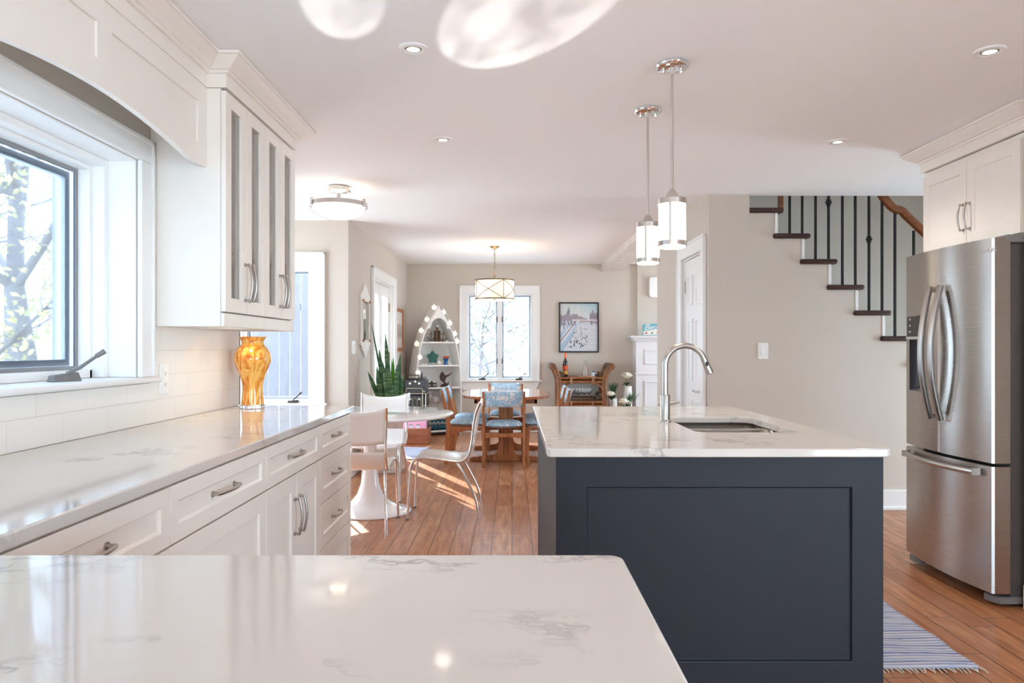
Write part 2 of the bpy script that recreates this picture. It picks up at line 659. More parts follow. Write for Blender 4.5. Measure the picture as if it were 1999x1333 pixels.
def wall_x(name, x0, x1, y0, y1, z0, z1, holes, label, mat=WALL):
    """wall in a plane of constant x with rectangular openings (ya, yb, za, zb)"""
    b = B()
    y = y0
    for ya, yb, za, zb in sorted(holes):
        if ya > y:
            b.box(x0, x1, y, ya, z0, z1)
        if za > z0:
            b.box(x0, x1, ya, yb, z0, za)
        if zb < z1:
            b.box(x0, x1, ya, yb, zb, z1)
        y = yb
    if y < y1:
        b.box(x0, x1, y, y1, z0, z1)
    return struct(name, b, mat, label, 'wall', smooth=0)


def wall_y(name, y0, y1, x0, x1, z0, z1, holes, label, mat=WALL):
    b = B()
    x = x0
    for xa, xb, za, zb in sorted(holes):
        if xa > x:
            b.box(x, xa, y0, y1, z0, z1)
        if za > z0:
            b.box(xa, xb, y0, y1, z0, za)
        if zb < z1:
            b.box(xa, xb, y0, y1, zb, z1)
        x = xb
    if x < x1:
        b.box(x, x1, y0, y1, z0, z1)
    return struct(name, b, mat, label, 'wall', smooth=0)


ZT = 2.5
wall_x('wall_left', -1.61, -1.41, -2.8, 3.745, 0, ZT, [(1.41, 2.733, 1.075, 1.917)], 'greige kitchen wall holding the left window')
bs = B()
bs.box(-2.25, -1.612, 3.56, 3.744, -.45, 2.34)
bs.prism([(-2.25, 3.56), (-2.25, 3.744), (-2.88, 4.84), (-3.0, 4.84)], lambda a, b_, c: (a, b_, c), -.45, 2.34)
struct('wall_nook_front', bs, paint('pale_grey_siding', srgb(176, 178, 184), .7, var=.02), 'pale outer wall of the nook seen through the kitchen window', 'wall', smooth=0)
wall_x('wall_nook_left', -3.05, -2.9, 4.84, 6.9, 0, 2.39, [(5.3, 6.5, 0.4, 1.95)], 'outer side wall of the breakfast nook')
wall_y('wall_nook_back', 6.72, 6.9, -2.9, -1.512, 0, ZT, [(-2.485, -1.862, 0.70, 1.945)], 'pale wall holding the tall nook window')
wall_x('wall_dining_left', -1.712, -1.512, 6.9, 10.46, 0, ZT, [(7.92, 9.22, 0.02, 1.985)], 'greige dining wall with the glazed double door')
wall_y('wall_back', 10.46, 10.66, -1.712, 4.5, 0, ZT, [(-0.645, 0.29, 0.745, 1.99)], 'greige dining room end wall with the window')
wall_x('wall_right', 3.05, 3.2, -2.8, 4.3, 0, ZT, [(-2.4, -.2, .15, 2.1)], 'kitchen side wall behind the fridge')  # opening added behind the view for fill daylight
wall_x('wall_far_right', 4.35, 4.5, 4.15, 10.46, 0, 4.9, [(4.45, 5.2, .1, 1.8), (8.0, 9.6, .6, 2.0)], 'outer side wall beyond the stairs')  # both openings are unseen, added to brighten hall and dining room
wall_y('wall_hall', 4.15, 4.3, 3.2, 4.35, 0, ZT, [], 'short hall wall beyond the fridge')
wall_y('wall_rear', -2.95, -2.8, -1.61, 3.2, 0, ZT, [(-.9, .3, 0.15, 1.75)], 'kitchen wall behind the viewpoint with an unseen opening added for daylight')  # unseen opening, added to light faces turned this way
# closet block between kitchen and dining room
wall_x('wall_closet_left', 1.45, 1.56, 5.36, 7.26, 0, ZT, [(5.53, 6.165, 0.0, 1.95)], 'bright closet wall holding the white panel door')
wall_y('wall_closet_front', 5.36, 5.46, 1.56, 1.749, 0, ZT, [], 'narrow greige wall end between closet door and stairs')
wall_y('wall_closet_back', 7.16, 7.26, 1.56, 4.35, 0, ZT, [], 'closet wall facing the dining room')

# stair side wall with its stepped upper edge
RISE, RUN = 0.1915, 0.2005
SY = 5.44                                    # face of the stair side wall
TREADS = []                                  # (left x, right x, top z)
for i in range(11):
    xl = 1.749 + 0.199 + RUN * (i - 1) if i else 1.70
    TREADS.append([1.965 + RUN * (i - 1) - 0.014, 1.965 + RUN * (i - 1) + 0.262, 2.256 - RISE * i])
TREADS[0][0] = 1.752
TH = 0.038
bs = B()
poly = [(1.749, 0)]
top = []
for i, (xl, xr, z) in enumerate(TREADS):
    x0 = 1.749 if i == 0 else 1.965 + RUN * (i - 1)
    x1 = 1.965 + RUN * i
    top += [(x0, z - TH), (x1, z - TH)]
poly = [(1.749, 0)] + [(1.749, TREADS[0][2] - TH)] + top[1:] + [(4.35, TREADS[-1][2] - TH - 0.02), (4.35, 0)]
bs.prism(poly[::-1], lambda a, b, c: (a, c, b), SY, SY + 0.11)
struct('wall_stair', bs, WALL, 'greige wall stepping down under the staircase', 'wall', smooth=0)
wall_y('wall_stair_back', 6.45, 6.55, 1.749, 4.35, 0, 4.9, [], 'greige wall behind the stair balusters')
bs = B()
bs.box(1.60, 1.749, 5.46, 6.55, 2.45, 4.9)
bs.box(1.749, 4.35, 5.32, 5.42, 2.62, 4.9)
bs.box(1.60, 4.2, 5.32, 6.55, 4.9, 5.0)  # cap stops short: gap added to let sky light down the stairs
struct('wall_stairwell', bs, WALL, 'upper stairwell enclosure', 'wall', smooth=0)

# ------------------------------------------------------------------ baseboards and trims
bb = B().box(1.749, 4.35, SY - 0.018, SY, 0, 0.150).box(1.749, 4.35, SY - 0.030, SY, 0, 0.026)
struct('baseboard_stair', bb, TRIM, bevel=0.004)
bb = B().box(-1.512, 1.60, 10.44, 10.46, 0, 0.13).box(-1.512, 1.60, 10.43, 10.46, 0, 0.022)
struct('baseboard_back', bb, TRIM, bevel=0.004)
bb = B().box(-1.512, -1.494, 6.72, 7.80, 0, 0.13).box(-1.512, -1.494, 9.36, 10.43, 0, 0.13)
struct('baseboard_left', bb, TRIM, bevel=0.004)
bb = B().box(-2.9, -1.512, 6.70, 6.72, 0, 0.13)
struct('baseboard_nook', bb, TRIM, bevel=0.004)
bb = B().box(1.435, 1.45, 6.30, 7.26, 0, 0.13)
struct('baseboard_closet', bb, TRIM, bevel=0.004)
# metal edge strip at the end of the tiled wall
bb = B().box(-1.4095, -1.400, 3.738, 3.748, 0.917, 1.294)
struct('trim_1', bb, DARKMETAL)
# tile
bt = B()
bt.box(-1.4095, -1.401, 0.0, 2.815, 0.9165, 1.073)
bt.box(-1.4095, -1.401, 2.815, 3.738, 0.9165, 1.296)
struct('trim_2', bt, TILE, smooth=0)

# whitewashed ceiling beam in the dining room
bm_ = B().box(1.276, 1.555, 7.262, 10.458, 2.311, 2.43)
struct('ceiling_beam', bm_, WHITEWASH, 'whitewashed wooden beam under the dining room ceiling', 'beam', bevel=0.01)


def sweep(b, path, prof):
    """sweep a profile (out, z) along a 2D path; out is to the right of travel, corners mitred"""
    n = len(path)
    rings = []
    for i in range(n):
        p = Vector(path[i])
        d0 = (Vector(path[i]) - Vector(path[i - 1])).normalized() if i else None
        d1 = (Vector(path[i + 1]) - Vector(path[i])).normalized() if i < n - 1 else None
        d0 = d0 or d1
        d1 = d1 or d0
        n0, n1 = Vector((d0.y, -d0.x)), Vector((d1.y, -d1.x))
        m = (n0 + n1) / (1 + n0.dot(n1))
        rings.append([b.bm.verts.new((p.x + m.x * o, p.y + m.y * o, z)) for o, z in prof])
    k = len(prof)
    for a, c in zip(rings, rings[1:]):
        for j in range(k):
            b.bm.faces.new([a[j], a[(j + 1) % k], c[(j + 1) % k], c[j]])
    b.bm.faces.new(rings[0][::-1])
    b.bm.faces.new(rings[-1])


Z0 = HK - 0.0008
CROWN = [(-0.016, 2.224), (0.004, 2.224), (0.004, 2.276), (0.016, 2.277), (0.018, 2.286), (0.028, 2.289), (0.032, 2.294),
         (0.045, 2.302), (0.058, 2.311), (0.068, 2.321), (0.073, 2.327), (0.080, 2.328), (0.082, Z0), (-0.016, Z0)]
b = B()
sweep(b, [(-1.19, -1.0), (-1.19, 2.834), (-1.115, 2.834), (-1.115, 3.742), (-1.409, 3.742)], CROWN)
struct('trim_3', b, CAB, smooth=25)
b = B()
sweep(b, [(3.04, 4.226), (2.38, 4.226), (2.38, 3.385), (3.04, 3.385)], CROWN)
struct('trim_4', b, CAB, smooth=25)


# ------------------------------------------------------------------ windows and doors of the house
def crank(parent, x, y, z, rotz, big=False):
    """folding crank operator: cover, arm and knob"""
    k = 1.0
    rot = Matrix.Rotation(rotz, 4, 'Z')

    def T(px, py, pz):
        v = rot @ Vector((px * k, py * k, 0))
        return (x + v.x, y + v.y, z + pz * k)
    b = B()
    b.hexa([T(-.05, -.018, 0), T(.05, -.018, 0), T(.05, .02, 0), T(-.05, .02, 0), T(-.045, -.008, .022), T(.045, -.008, .03), T(.045, .018, .03), T(-.045, .018, .022)])
    c = obj('crank_cover', b, GREYPL if big else DARKMETAL, parent, bevel=0.003)
    b = B().tube([T(.0, -.005, .026), T(.03, -.03, .045), T(.075, -.055, .085)], [.006, .006, .0055], 8)
    obj('crank_arm', b, GREYPL if big else DARKMETAL, c)
    b = B().tube([T(.072, -.0535, .083), T(.095, -.065, .10)], [.008, .0095], 10)
    obj('crank_knob', b, GREYPL if big else DARKMETAL, c)


# window_1: deep kitchen window in the left wall
w1 = thing('window_1', 'deep white kitchen window with grey framed sash beside the glass cabinets', 'window', (-1.41, 2.07, 1.097), kind='structure')
ya, yb, za, zb = 1.41, 2.733, 1.10, 1.917
b = B()
CW = 0.083
for (p, q, r, s) in [(ya - CW, ya, za, zb), (yb, yb + CW, za, zb), (ya - CW, yb + CW, zb, zb + 0.077)]:
    b.box(-1.4095, -1.389, p, q, r, s)
b.box(-1.4095, -1.381, ya - CW - .012, ya - CW + .012, za, zb + 0.089)
b.box(-1.4095, -1.381, yb + CW - .012, yb + CW + .004, za, zb + 0.089)
b.box(-1.4095, -1.381, ya - CW - .012, yb + CW + .004, zb + 0.072, zb + 0.089)
obj('casing', b, TRIM, w1, bevel=0.004)
b = B()
b.box(-1.60, -1.411, ya, ya + .006, za, zb).box(-1.60, -1.411, yb - .006, yb, za, zb).box(-1.60, -1.411, ya, yb, zb - .006, zb)
# stop set in from the jamb
for (p, q, r, s) in [(ya + .006, ya + .030, za, zb - .006), (yb - .030, yb - .006, za, zb - .006), (ya + .03, yb - .03, zb - .032, zb - .006)]:
    b.box(-1.60, -1.515, p, q, r, s)
for (p, q, r, s) in [(ya + .03, ya + .046, za, zb - .032), (yb - .046, yb - .03, za, zb - .032), (ya + .046, yb - .046, zb - .048, zb - .032), (ya + .03, yb - .03, za, za + .03)]:
    b.box(-1.62, -1.56, p, q, r, s)
obj('jamb', b, TRIM, w1, bevel=0.002)
b = B()
b.box(-1.60, -1.367, ya - .105, yb + .118, 1.077, 1.099)
obj('sill', b, TRIM, w1, bevel=0.009, seg=3)
P0, P1, Q0, Q1 = ya + .046, yb - .046, za + .03, zb - .048


def rect_ring(y0, y1, z0, z1, w):
    return [(y0, z0), (y1, z0), (y1, z1), (y0, z1)], [(y0 + w, z0 + w), (y1 - w, z0 + w), (y1 - w, z1 - w), (y0 + w, z1 - w)]


YZ = lambda a, b_, c: (c, a, b_)
XZ = lambda a, b_, c: (a, c, b_)
b = B()
o_, i_ = rect_ring(P0, P1, Q0, Q1, .014)
b.ring(o_, i_, YZ, -1.612, -1.603)
obj('screen_frame', b, paint('dark_grey_screen_frame', srgb(140, 140, 142), 0.5), w1)
b = B()
o_, i_ = rect_ring(P0 + .012, P1 - .012, Q0 + .012, Q1 - .012, .026)
b.ring(o_, i_, YZ, -1.66, -1.625)
obj('sash', b, paint('pale_grey_sash', srgb(228, 233, 240), 0.4), w1, bevel=0.004)
b = B().box(-1.645, -1.641, P0 + .03, P1 - .03, Q0 + .03, Q1 - .03)
obj('pane', b, PANE, w1, smooth=0)
b = B().box(-1.6085, -1.6065, P0 + .013, P1 - .013, Q0 + .013, Q1 - .013)
obj('insect_screen', b, SCREENK, w1, smooth=0)
crank(w1, -1.475, 2.40, 1.099, math.radians(70), True)
b = B().box(-1.575, -1.565, 2.00, 2.10, za + .022, za + .036)
obj('sash_lock', b, TRIM, w1, bevel=0.002)


def front_window(name, label, X0, X1, Za, Zb, yf, depth, casing, sashes, sill=True, apron=0.0, side=1):
    """window in a wall facing the camera (wall face at yf)"""
    w = thing(name, label, 'window', ((X0 + X1) / 2, yf, Za), kind='structure')
    b = B()
    for (p, q, r, s) in [(X0 - casing, X0, Za, Zb), (X1, X1 + casing, Za, Zb), (X0 - casing, X1 + casing, Zb, Zb + casing * 1.05)]:
        b.box(p, q, yf - .02, yf - .0005, r, s)
    b.box(X0 - casing - .004, X0 - casing + .014, yf - .03, yf - .0005, Za, Zb + casing * 1.05 + .006)
    b.box(X1 + casing - .014, X1 + casing + .004, yf - .03, yf - .0005, Za, Zb + casing * 1.05 + .006)
    b.box(X0 - casing - .004, X1 + casing + .004, yf - .03, yf - .0005, Zb + casing * 1.05 - .014, Zb + casing * 1.05 + .006)
    obj('casing', b, TRIM, w, bevel=0.004)
    b = B()
    b.box(X0 + .0005, X0 + .02, yf, yf + depth, Za, Zb).box(X1 - .02, X1 - .0005, yf, yf + depth, Za, Zb).box(X0 + .02, X1 - .02, yf, yf + depth, Zb - .02, Zb - .0005)
    b.box(X0 + .02, X1 - .02, yf, yf + depth, Za + .0005, Za + .03)
    if sashes == 2:
        xm = (X0 + X1) / 2
        b.box(xm - .032, xm + .032, yf, yf + depth, Za + .03, Zb - .02)
    obj('jamb', b, TRIM, w, bevel=0.003)
    if sill:
        b = B().box(X0 - casing - .03, X1 + casing + .03, yf - .055, yf + .04, Za - .022, Za + .002)
        obj('sill', b, TRIM, w, bevel=0.007, seg=3)
    if apron:
        b = B()
        b.prism([(X0 - casing, Za - .022), (X0 - casing + .05, Za - .022 - apron), (X1 + casing - .05, Za - .022 - apron), (X1 + casing, Za - .022)], XZ, yf - .018, yf - .0005)
        obj('apron', b, TRIM, w, bevel=0.003)
    spans = [(X0 + .02, X1 - .02)] if sashes == 1 else [(X0 + .02, (X0 + X1) / 2 - .032), ((X0 + X1) / 2 + .032, X1 - .02)]
    for p, q in spans:
        b = B()
        o_, i_ = rect_ring(p, q, Za + .03, Zb - .02, .006)
        b.ring(o_, i_, XZ, yf + .045, yf + .06)
        o_, i_ = rect_ring(p + .004, q - .004, Za + .034, Zb - .024, .02)
        b.ring(o_, i_, XZ, yf + .075, yf + .11)
        s = obj('sash', b, paint('grey_window_sash', srgb(206, 212, 218), 0.45) if 'grey_window_sash' not in bpy.data.materials else bpy.data.materials['grey_window_sash'], w, bevel=0.003)
        b = B().box(p + .005, q - .005, yf + .051, yf + .053, Za + .035, Zb - .025)
        obj('insect_screen', b, SCREEN, s, smooth=0)
        b = B().box(p + .02, q - .02, yf + .09, yf + .094, Za + .05, Zb - .04)
        obj('pane', b, PANE, s, smooth=0)
    return w, spans


w2, sp = front_window('window_2', 'tall white nook window reaching low behind the orange vase', -2.485, -1.862, 0.70, 1.945, 6.72, 0.15, 0.135, 1)
crank(w2, -2.02, 6.71, 0.703, 0.0)
crank(w2, -2.40, 6.71, 0.703, 0.0)
w3, sp = front_window('window_3', 'white double casement window behind the wooden dining table', -0.645, 0.29, 0.745, 1.99, 10.46, 0.15, 0.105, 2, True, 0.12)
crank(w3, -0.43, 10.45, 0.748, 0.0)
crank(w3, 0.10, 10.45, 0.748, 0.0)
for x, z in [(-0.215, 1.02), (-0.14, 1.02), (-0.215, 1.62), (-0.14, 1.62)]:
    b = B().box(x - .007, x + .007, 10.45, 10.462, z - .04, z + .04)
    obj('sash_latch', b, DARKMETAL, w3, bevel=0.002)

# unseen windows, added to light the room: plain framed openings
for i, (x0, x1, y0, y1, z0, z1) in enumerate([(-3.02, -2.97, 5.3, 6.5, 0.4, 1.95)]):
    b = B()
    o_, i_ = rect_ring(y0, y1, z0, z1, .05)
    b.ring(o_, i_, YZ, x0, x1)
    b.box(x0, x1, (y0 + y1) / 2 - .02, (y0 + y1) / 2 + .02, z0, z1)
    struct('window_%d' % (4 + i), b, TRIM)
for i, (x0, x1) in enumerate([(-.9, .3)]):
    b = B()
    o_, i_ = rect_ring(x0, x1, .15, 1.75, .06)
    b.ring(o_, i_, XZ, -2.9, -2.85)
    b.box((x0 + x1) / 2 - .03, (x0 + x1) / 2 + .03, -2.9, -2.85, .15, 1.75)
    struct('window_%d' % (5 + i), b, TRIM)

# door_1: six panel closet door in the left face of the closet block
d1 = thing('door_1', 'white six panel closet door with chrome lever beside the tall faucet', 'door', (1.45, 5.85, 0), kind='structure')
D0, D1, DZ = 5.53, 6.165, 1.95
b = B()
b.box(1.427, 1.4495, D0 - .11, D0, 0.001, DZ).box(1.427, 1.4495, D1, D1 + .13, 0.001, DZ).box(1.427, 1.4495, D0 - .11, D1 + .13, DZ, DZ + .11)
b.box(1.419, 1.449, D0 - .113, D0 - .095, 0, DZ + .095).box(1.419, 1.449, D1 + .115, D1 + .133, 0, DZ + .095).box(1.419, 1.449, D0 - .113, D1 + .133, DZ + .095, DZ + .113)
b.box(1.4505, 1.555, D0, D0 + .012, 0, DZ).box(1.4505, 1.555, D1 - .012, D1, 0, DZ).box(1.4505, 1.555, D0 + .012, D1 - .012, DZ - .012, DZ)
obj('casing', b, TRIM, d1, bevel=0.004)
b = B()
xf = 1.468
mpd = lambda a, bb_, c: (xf - c, D0 + .014 + a, .008 + bb_)
wd, hd = D1 - D0 - .028, DZ - .024
b.box(xf, xf + .035, D0 + .014, D1 - .014, .008, .008 + hd)
slab = obj('door_slab', b, TRIM, d1)
cols_ = [(.10, wd / 2 - .045), (wd / 2 + .045, wd - .10)]
rows_ = [(.18, .78), (.93, 1.44), (1.55, 1.80)]
for (a0, a1) in cols_:
    for (r0, r1) in rows_:
        b = B()
        mpp = lambda a, bb_, c, a0=a0, r0=r0: mpd(a0 + a, r0 + bb_, c)
        b.shaker(a1 - a0, r1 - r0, .010, .022, .008, mpp)
        obj('raised_panel', b, TRIM, slab)
b = B().lathe([(.026, 0), (.026, .006), (.012, .010), (.010, .04)], (xf - .0, D0 + .085, .87), 20, 'x')
for v in b.bm.verts:
    v.co.x = xf - (v.co.x - xf)
b.tube([(xf - .038, D0 + .085, .87), (xf - .046, D0 + .10, .871), (xf - .046, D0 + .15, .877), (xf - .044, D0 + .20, .87)], [.009, .009, .008, .006], 10)
b.box(xf - .006, xf - .0005, D0 + .068, D0 + .102, .80, .94)
obj('lever_handle', b, CHROME, d1)
for z in (.22, 1.72):
    b = B().box(xf - .010, xf + .0, D1 - .020, D1 - .004, z - .05, z + .05)
    obj('hinge', b, NICKEL, d1, bevel=.002)

# door_2: glazed double door in the dining room's left wall
d2 = thing('door_2', 'white glazed double door beside the tall snake plant', 'door', (-1.512, 8.57, 0), kind='structure')
F0, F1, FZ = 7.92, 9.22, 1.985
b = B()
b.box(-1.511, -1.487, F0 - .13, F0, 0, FZ).box(-1.511, -1.487, F1, F1 + .13, 0, FZ).box(-1.511, -1.487, F0 - .13, F1 + .13, FZ, FZ + .10)
b.box(-1.511, -1.477, F0 - .135, F0 - .115, 0, FZ + .104).box(-1.511, -1.477, F1 + .115, F1 + .135, 0, FZ + .104).box(-1.511, -1.477, F0 - .135, F1 + .135, FZ + .086, FZ + .104)
b.box(-1.70, -1.513, F0, F0 + .015, 0, FZ).box(-1.70, -1.513, F1 - .015, F1, 0, FZ).box(-1.70, -1.513, F0 + .015, F1 - .015, FZ - .015, FZ)
b.box(-1.71, -1.50, F0 + .015, F1 - .015, .0, .02)
obj('casing', b, TRIM, d2, bevel=0.004)
mid = (F0 + F1) / 2
for p, q in ((F0 + .02, mid - .005), (mid + .005, F1 - .02)):
    b = B()
    o_ = [(p, .025), (q, .025), (q, FZ - .02), (p, FZ - .02)]
    i_ = [(p + .10, .25), (q - .10, .25), (q - .10, FZ - .15), (p + .10, FZ - .15)]
    b.ring(o_, i_, YZ, -1.60, -1.56)
    o2, i2 = rect_ring(p + .085, q - .085, .235, FZ - .135, .02)
    b.ring(o2, i2, YZ, -1.565, -1.552)
    leaf = obj('door_leaf', b, TRIM, d2, bevel=.003)
    b = B().box(-1.582, -1.578, p + .09, q - .09, .24, FZ - .14)
    obj('pane', b, PANE, leaf, smooth=0)
for z in (.3, 1.1, 1.72):
    b = B().box(-1.565, -1.545, F1 - .032, F1 - .014, z - .055, z + .055)
    obj('hinge', b, paint('aged_brass', (0.35, 0.27, 0.15, 1), .35, 1.0) if 'aged_brass' not in bpy.data.materials else bpy.data.materials['aged_brass'], d2, bevel=.002)

# sampling portals in the openings
portal('portal_kitchen', (-1.70, 2.07, 1.5), (1, 0, 0), 1.32, 0.82)
portal('portal_nook', (-2.17, 6.88, 1.32), (0, -1, 0), .62, 1.24)
portal('portal_nook_side', (-3.04, 5.9, 1.175), (1, 0, 0), 1.2, 1.55)
portal('portal_door', (-1.70, 8.57, 1.0), (1, 0, 0), 1.3, 1.96)
portal('portal_dining', (-.18, 10.63, 1.37), (0, -1, 0), .93, 1.24)
portal('portal_rear', (-.3, -2.93, .95), (0, 1, 0), 1.2, 1.6)
portal('portal_right', (3.18, -1.3, 1.12), (-1, 0, 0), 2.2, 1.95)
portal('portal_hall', (4.49, 4.825, .95), (-1, 0, 0), .75, 1.7)
portal('portal_living', (4.49, 8.8, 1.3), (-1, 0, 0), 1.6, 1.4)
portal('portal_stairwell', (4.275, 5.93, 4.95), (0, 0, -1), .15, 1.0)

# ------------------------------------------------------------------ stairs
st = thing('staircase', 'staircase with dark stained treads climbing left above the greige wall', 'staircase', (2.6, SY, 0))
for i, (xl, xr, z) in enumerate(TREADS):
    b = B()
    b.box(xl, xr, SY - .028, 6.445, z - TH, z)
    obj('tread', b, TREAD, st, bevel=0.014, seg=3)
    b = B()
    x1 = 1.965 + RUN * i
    zb = TREADS[i + 1][2] if i + 1 < len(TREADS) else .02
    b.box(x1 + .0005, x1 + .022, SY - .004, 6.445, zb + .001, z - TH - .001)
    obj('riser', b, TRIM, st)

rl = thing('stair_railing', 'black iron baluster railing with brown handrail on the stairs', 'railing', (2.6, SY + .05, 0))
YB = SY + .03
KNUCKLE = [(.006, -.034), (.012, -.031), (.012, -.027), (.007, -.024), (.018, -.020), (.018, -.014), (.009, -.011), (.024, -.005), (.024, .005), (.009, .011),
           (.018, .014), (.018, .020), (.007, .024), (.012, .027), (.012, .031), (.006, .034)]
k_us = [(1541.5, None), (1566, None), (1592, None), (1617.4, 395), (1644.4, None), (1669.6, None), (1696.3, 467.5), (1721.8, None), (1747, None), (1783.6, None), (1809, None), (1835, None)]
for u, kv in k_us:
    x = ux(u, YB)
    foot = next((z for xl, xr, z in reversed(TREADS) if xl - .005 <= x <= xr), TREADS[-1][2])
    foot = max(z for xl, xr, z in TREADS if x <= xr - .008 and xl <= x) if False else [z for xl, xr, z in TREADS if xl + .075 <= x + .0 <= xr + .045][-1]
    # handrail height over this baluster
    topz = 3.1 if x < 2.80 else (2.225 if x < 2.86 else 2.13 - (x - 2.98) * .95)
    b = B().box(x - .0075, x + .0075, YB - .0075, YB + .0075, foot, topz)
    ba = obj('baluster', b, IRON, rl)
    if kv:
        b = B().lathe(KNUCKLE, (x, YB, vz(kv, YB)), 14)
        obj('knuckle', b, IRON, ba, smooth=60)
path = [(2.55, YB, 2.62), (2.70, YB, 2.48), (2.79, YB, 2.345), (2.865, YB, 2.262), (2.93, YB, 2.24), (2.99, YB, 2.18), (3.3, YB, 1.89), (3.55, YB, 1.65)]
b = B().tube(smoothpts(path, 5), .033, 8, up=(0, 1, 0))
obj('handrail', b, RAILW, rl, smooth=40)
b = B().box(ux(1520, YB), ux(1527.5, YB), YB - .02, YB + .02, TREADS[0][2], 3.1)
obj('newel_post', b, RAILW, rl)

# ------------------------------------------------------------------ handles
def pull(name, p0, p1, out, parent, proj=.030, r=.0048, mat=NICKEL, foot=.0075):
    p0, p1, out = Vector(p0), Vector(p1), Vector(out)
    d = p1 - p0
    L = d.length
    d.normalize()
    b = B()
    for p in (p0, p1):
        b.tube([p, p + out * .004], [foot * 1.15, foot * 1.1], 12)
        b.tube([p + out * .004, p + out * (proj * .62)], [foot * .72, foot * .62], 10)
    pts = [p0 + out * (proj * .58) - d * .006]
    for i in range(9):
        t = i / 8
        pts.append(p0 + d * (L * t) + out * (proj * (.66 + .34 * math.sin(math.pi * t))))
    pts.append(p1 + out * (proj * .58) + d * .006)
    b.tube(pts, [r * .8] + [r] * 9 + [r * .8], 8, flat=1.0)
    return obj(name, b, mat, parent, smooth=60)


# ------------------------------------------------------------------ left base cabinets
XF = -0.806                                   # face of the drawer fronts
FT = 0.020


def front_x(y0, y1, z0, z1, parent, name, fr=.057):
    b = B()
    g = .0016
    b.shaker(y1 - y0 - 2 * g, z1 - z0 - 2 * g, FT, min(fr, (z1 - z0) * .29), .008, lambda a, bb_, c: (XF - FT + c, y0 + g + a, z0 + g + bb_))
    return obj(name, b, CAB, parent, bevel=.0012, seg=1)


def base_unit(y0, y1, label):
    t = thing('base_cabinet', label, 'cabinet', (-1.1, (y0 + y1) / 2, 0), group='white base cabinets under the left counter')
    b = B()
    b.box(-1.408, XF - FT - .001, y0 + .0006, y1 - .0006, .10, .886)
    b.box(-1.408, XF - .075, y0 + .0006, y1 - .0006, .001, .10)
    obj('carcass', b, CAB, t)
    return t


def drawer(t, y0, y1, z0, z1, c2c=.13):
    d = front_x(y0, y1, z0, z1, t, 'drawer_front')
    ym, zm = (y0 + y1) / 2, (z0 + z1) / 2
    pull('handle', (XF - .008, ym - c2c / 2, zm), (XF - .008, ym + c2c / 2, zm), (1, 0, 0), d)
    return d


Y0, Y1, Y2, Y3, Y4 = 1.05, 1.715, 2.387, 3.056, 3.645
t = base_unit(Y3, Y4, 'white base cabinet of four stacked drawers at the far counter end')
for za_, zb_ in [(.742, .884), (.548, .740), (.354, .546), (.105, .352)]:
    drawer(t, Y3, Y4 - .006, za_, zb_, .128)
t = base_unit(Y2, Y3, 'white base cabinet with one drawer above a pair of doors')
drawer(t, Y2, Y3, .742, .884, .152)
ym = (Y2 + Y3) / 2
for (p, q, hy) in ((Y2, ym, ym - .03), (ym, Y3, ym + .03)):
    d = front_x(p, q, .105, .740, t, 'door')
    pull('handle', (XF, hy, .523), (XF, hy, .651), (1, 0, 0), d)
t = base_unit(Y1, Y2, 'white base cabinet with shallow drawer over one deep drawer')
drawer(t, Y1, Y2, .742, .884, .152)
drawer(t, Y1, Y2, .105, .740, .152)
t = base_unit(Y0, Y1, 'white base cabinet nearest the front counter, mostly hidden')
drawer(t, Y0, Y1, .742, .884, .152)
drawer(t, Y0, Y1, .105, .740, .152)

# ------------------------------------------------------------------ counters
def slab(name, label, outline, z0, z1, cat='countertop', hole=None, bevel=.004):
    b = B()
    if hole:
        n = len(outline)
        b.ring(outline, hole, lambda a, bb_, c: (a, bb_, c), z0, z1)
    else:
        b.prism(outline, lambda a, bb_, c: (a, bb_, c), z0, z1)
    o = obj(name, b, QUARTZ, bevel=bevel, seg=3)
    return tag(o, label, cat, kind=None)


slab('countertop', 'long white quartz countertop with grey veins under the left window',
     [(-1.4005, 1.044), (-.803, 1.044)] + arc(-.815, 3.708, .012, 0, 90, 4) + [(-1.4005, 3.72)], .887, .9155)
slab('countertop', 'white quartz peninsula countertop across the lower left foreground',
     [(-1.4005, .30), (.1565, .30)] + arc(.1565 - .022, 1.037 - .022, .022, 0, 90, 6) + [(-1.4005, 1.037)], .887, .9155)
t = thing('peninsula_cabinet', 'white peninsula cabinet base carrying the foreground countertop', 'cabinet', (-.5, .7, 0))
b = B().box(-1.40, .130, .34, 1.010, .10, .886).box(-1.40, .08, .40, .95, .001, .10)
obj('carcass', b, CAB, t, bevel=.002)
b = B()
b.shaker(.66, .776, .016, .06, .008, lambda a, bb_, c: (.130 + c, .345 + a, .105 + bb_))
obj('end_panel', b, CAB, t)

# ------------------------------------------------------------------ island
isl = thing('kitchen_island', 'charcoal navy panelled kitchen island under the sink countertop', 'kitchen island', (.61, 2.9, 0))
IX0, IX1, IY0, IY1 = .130, 1.098, 2.150, 3.650
b = B()
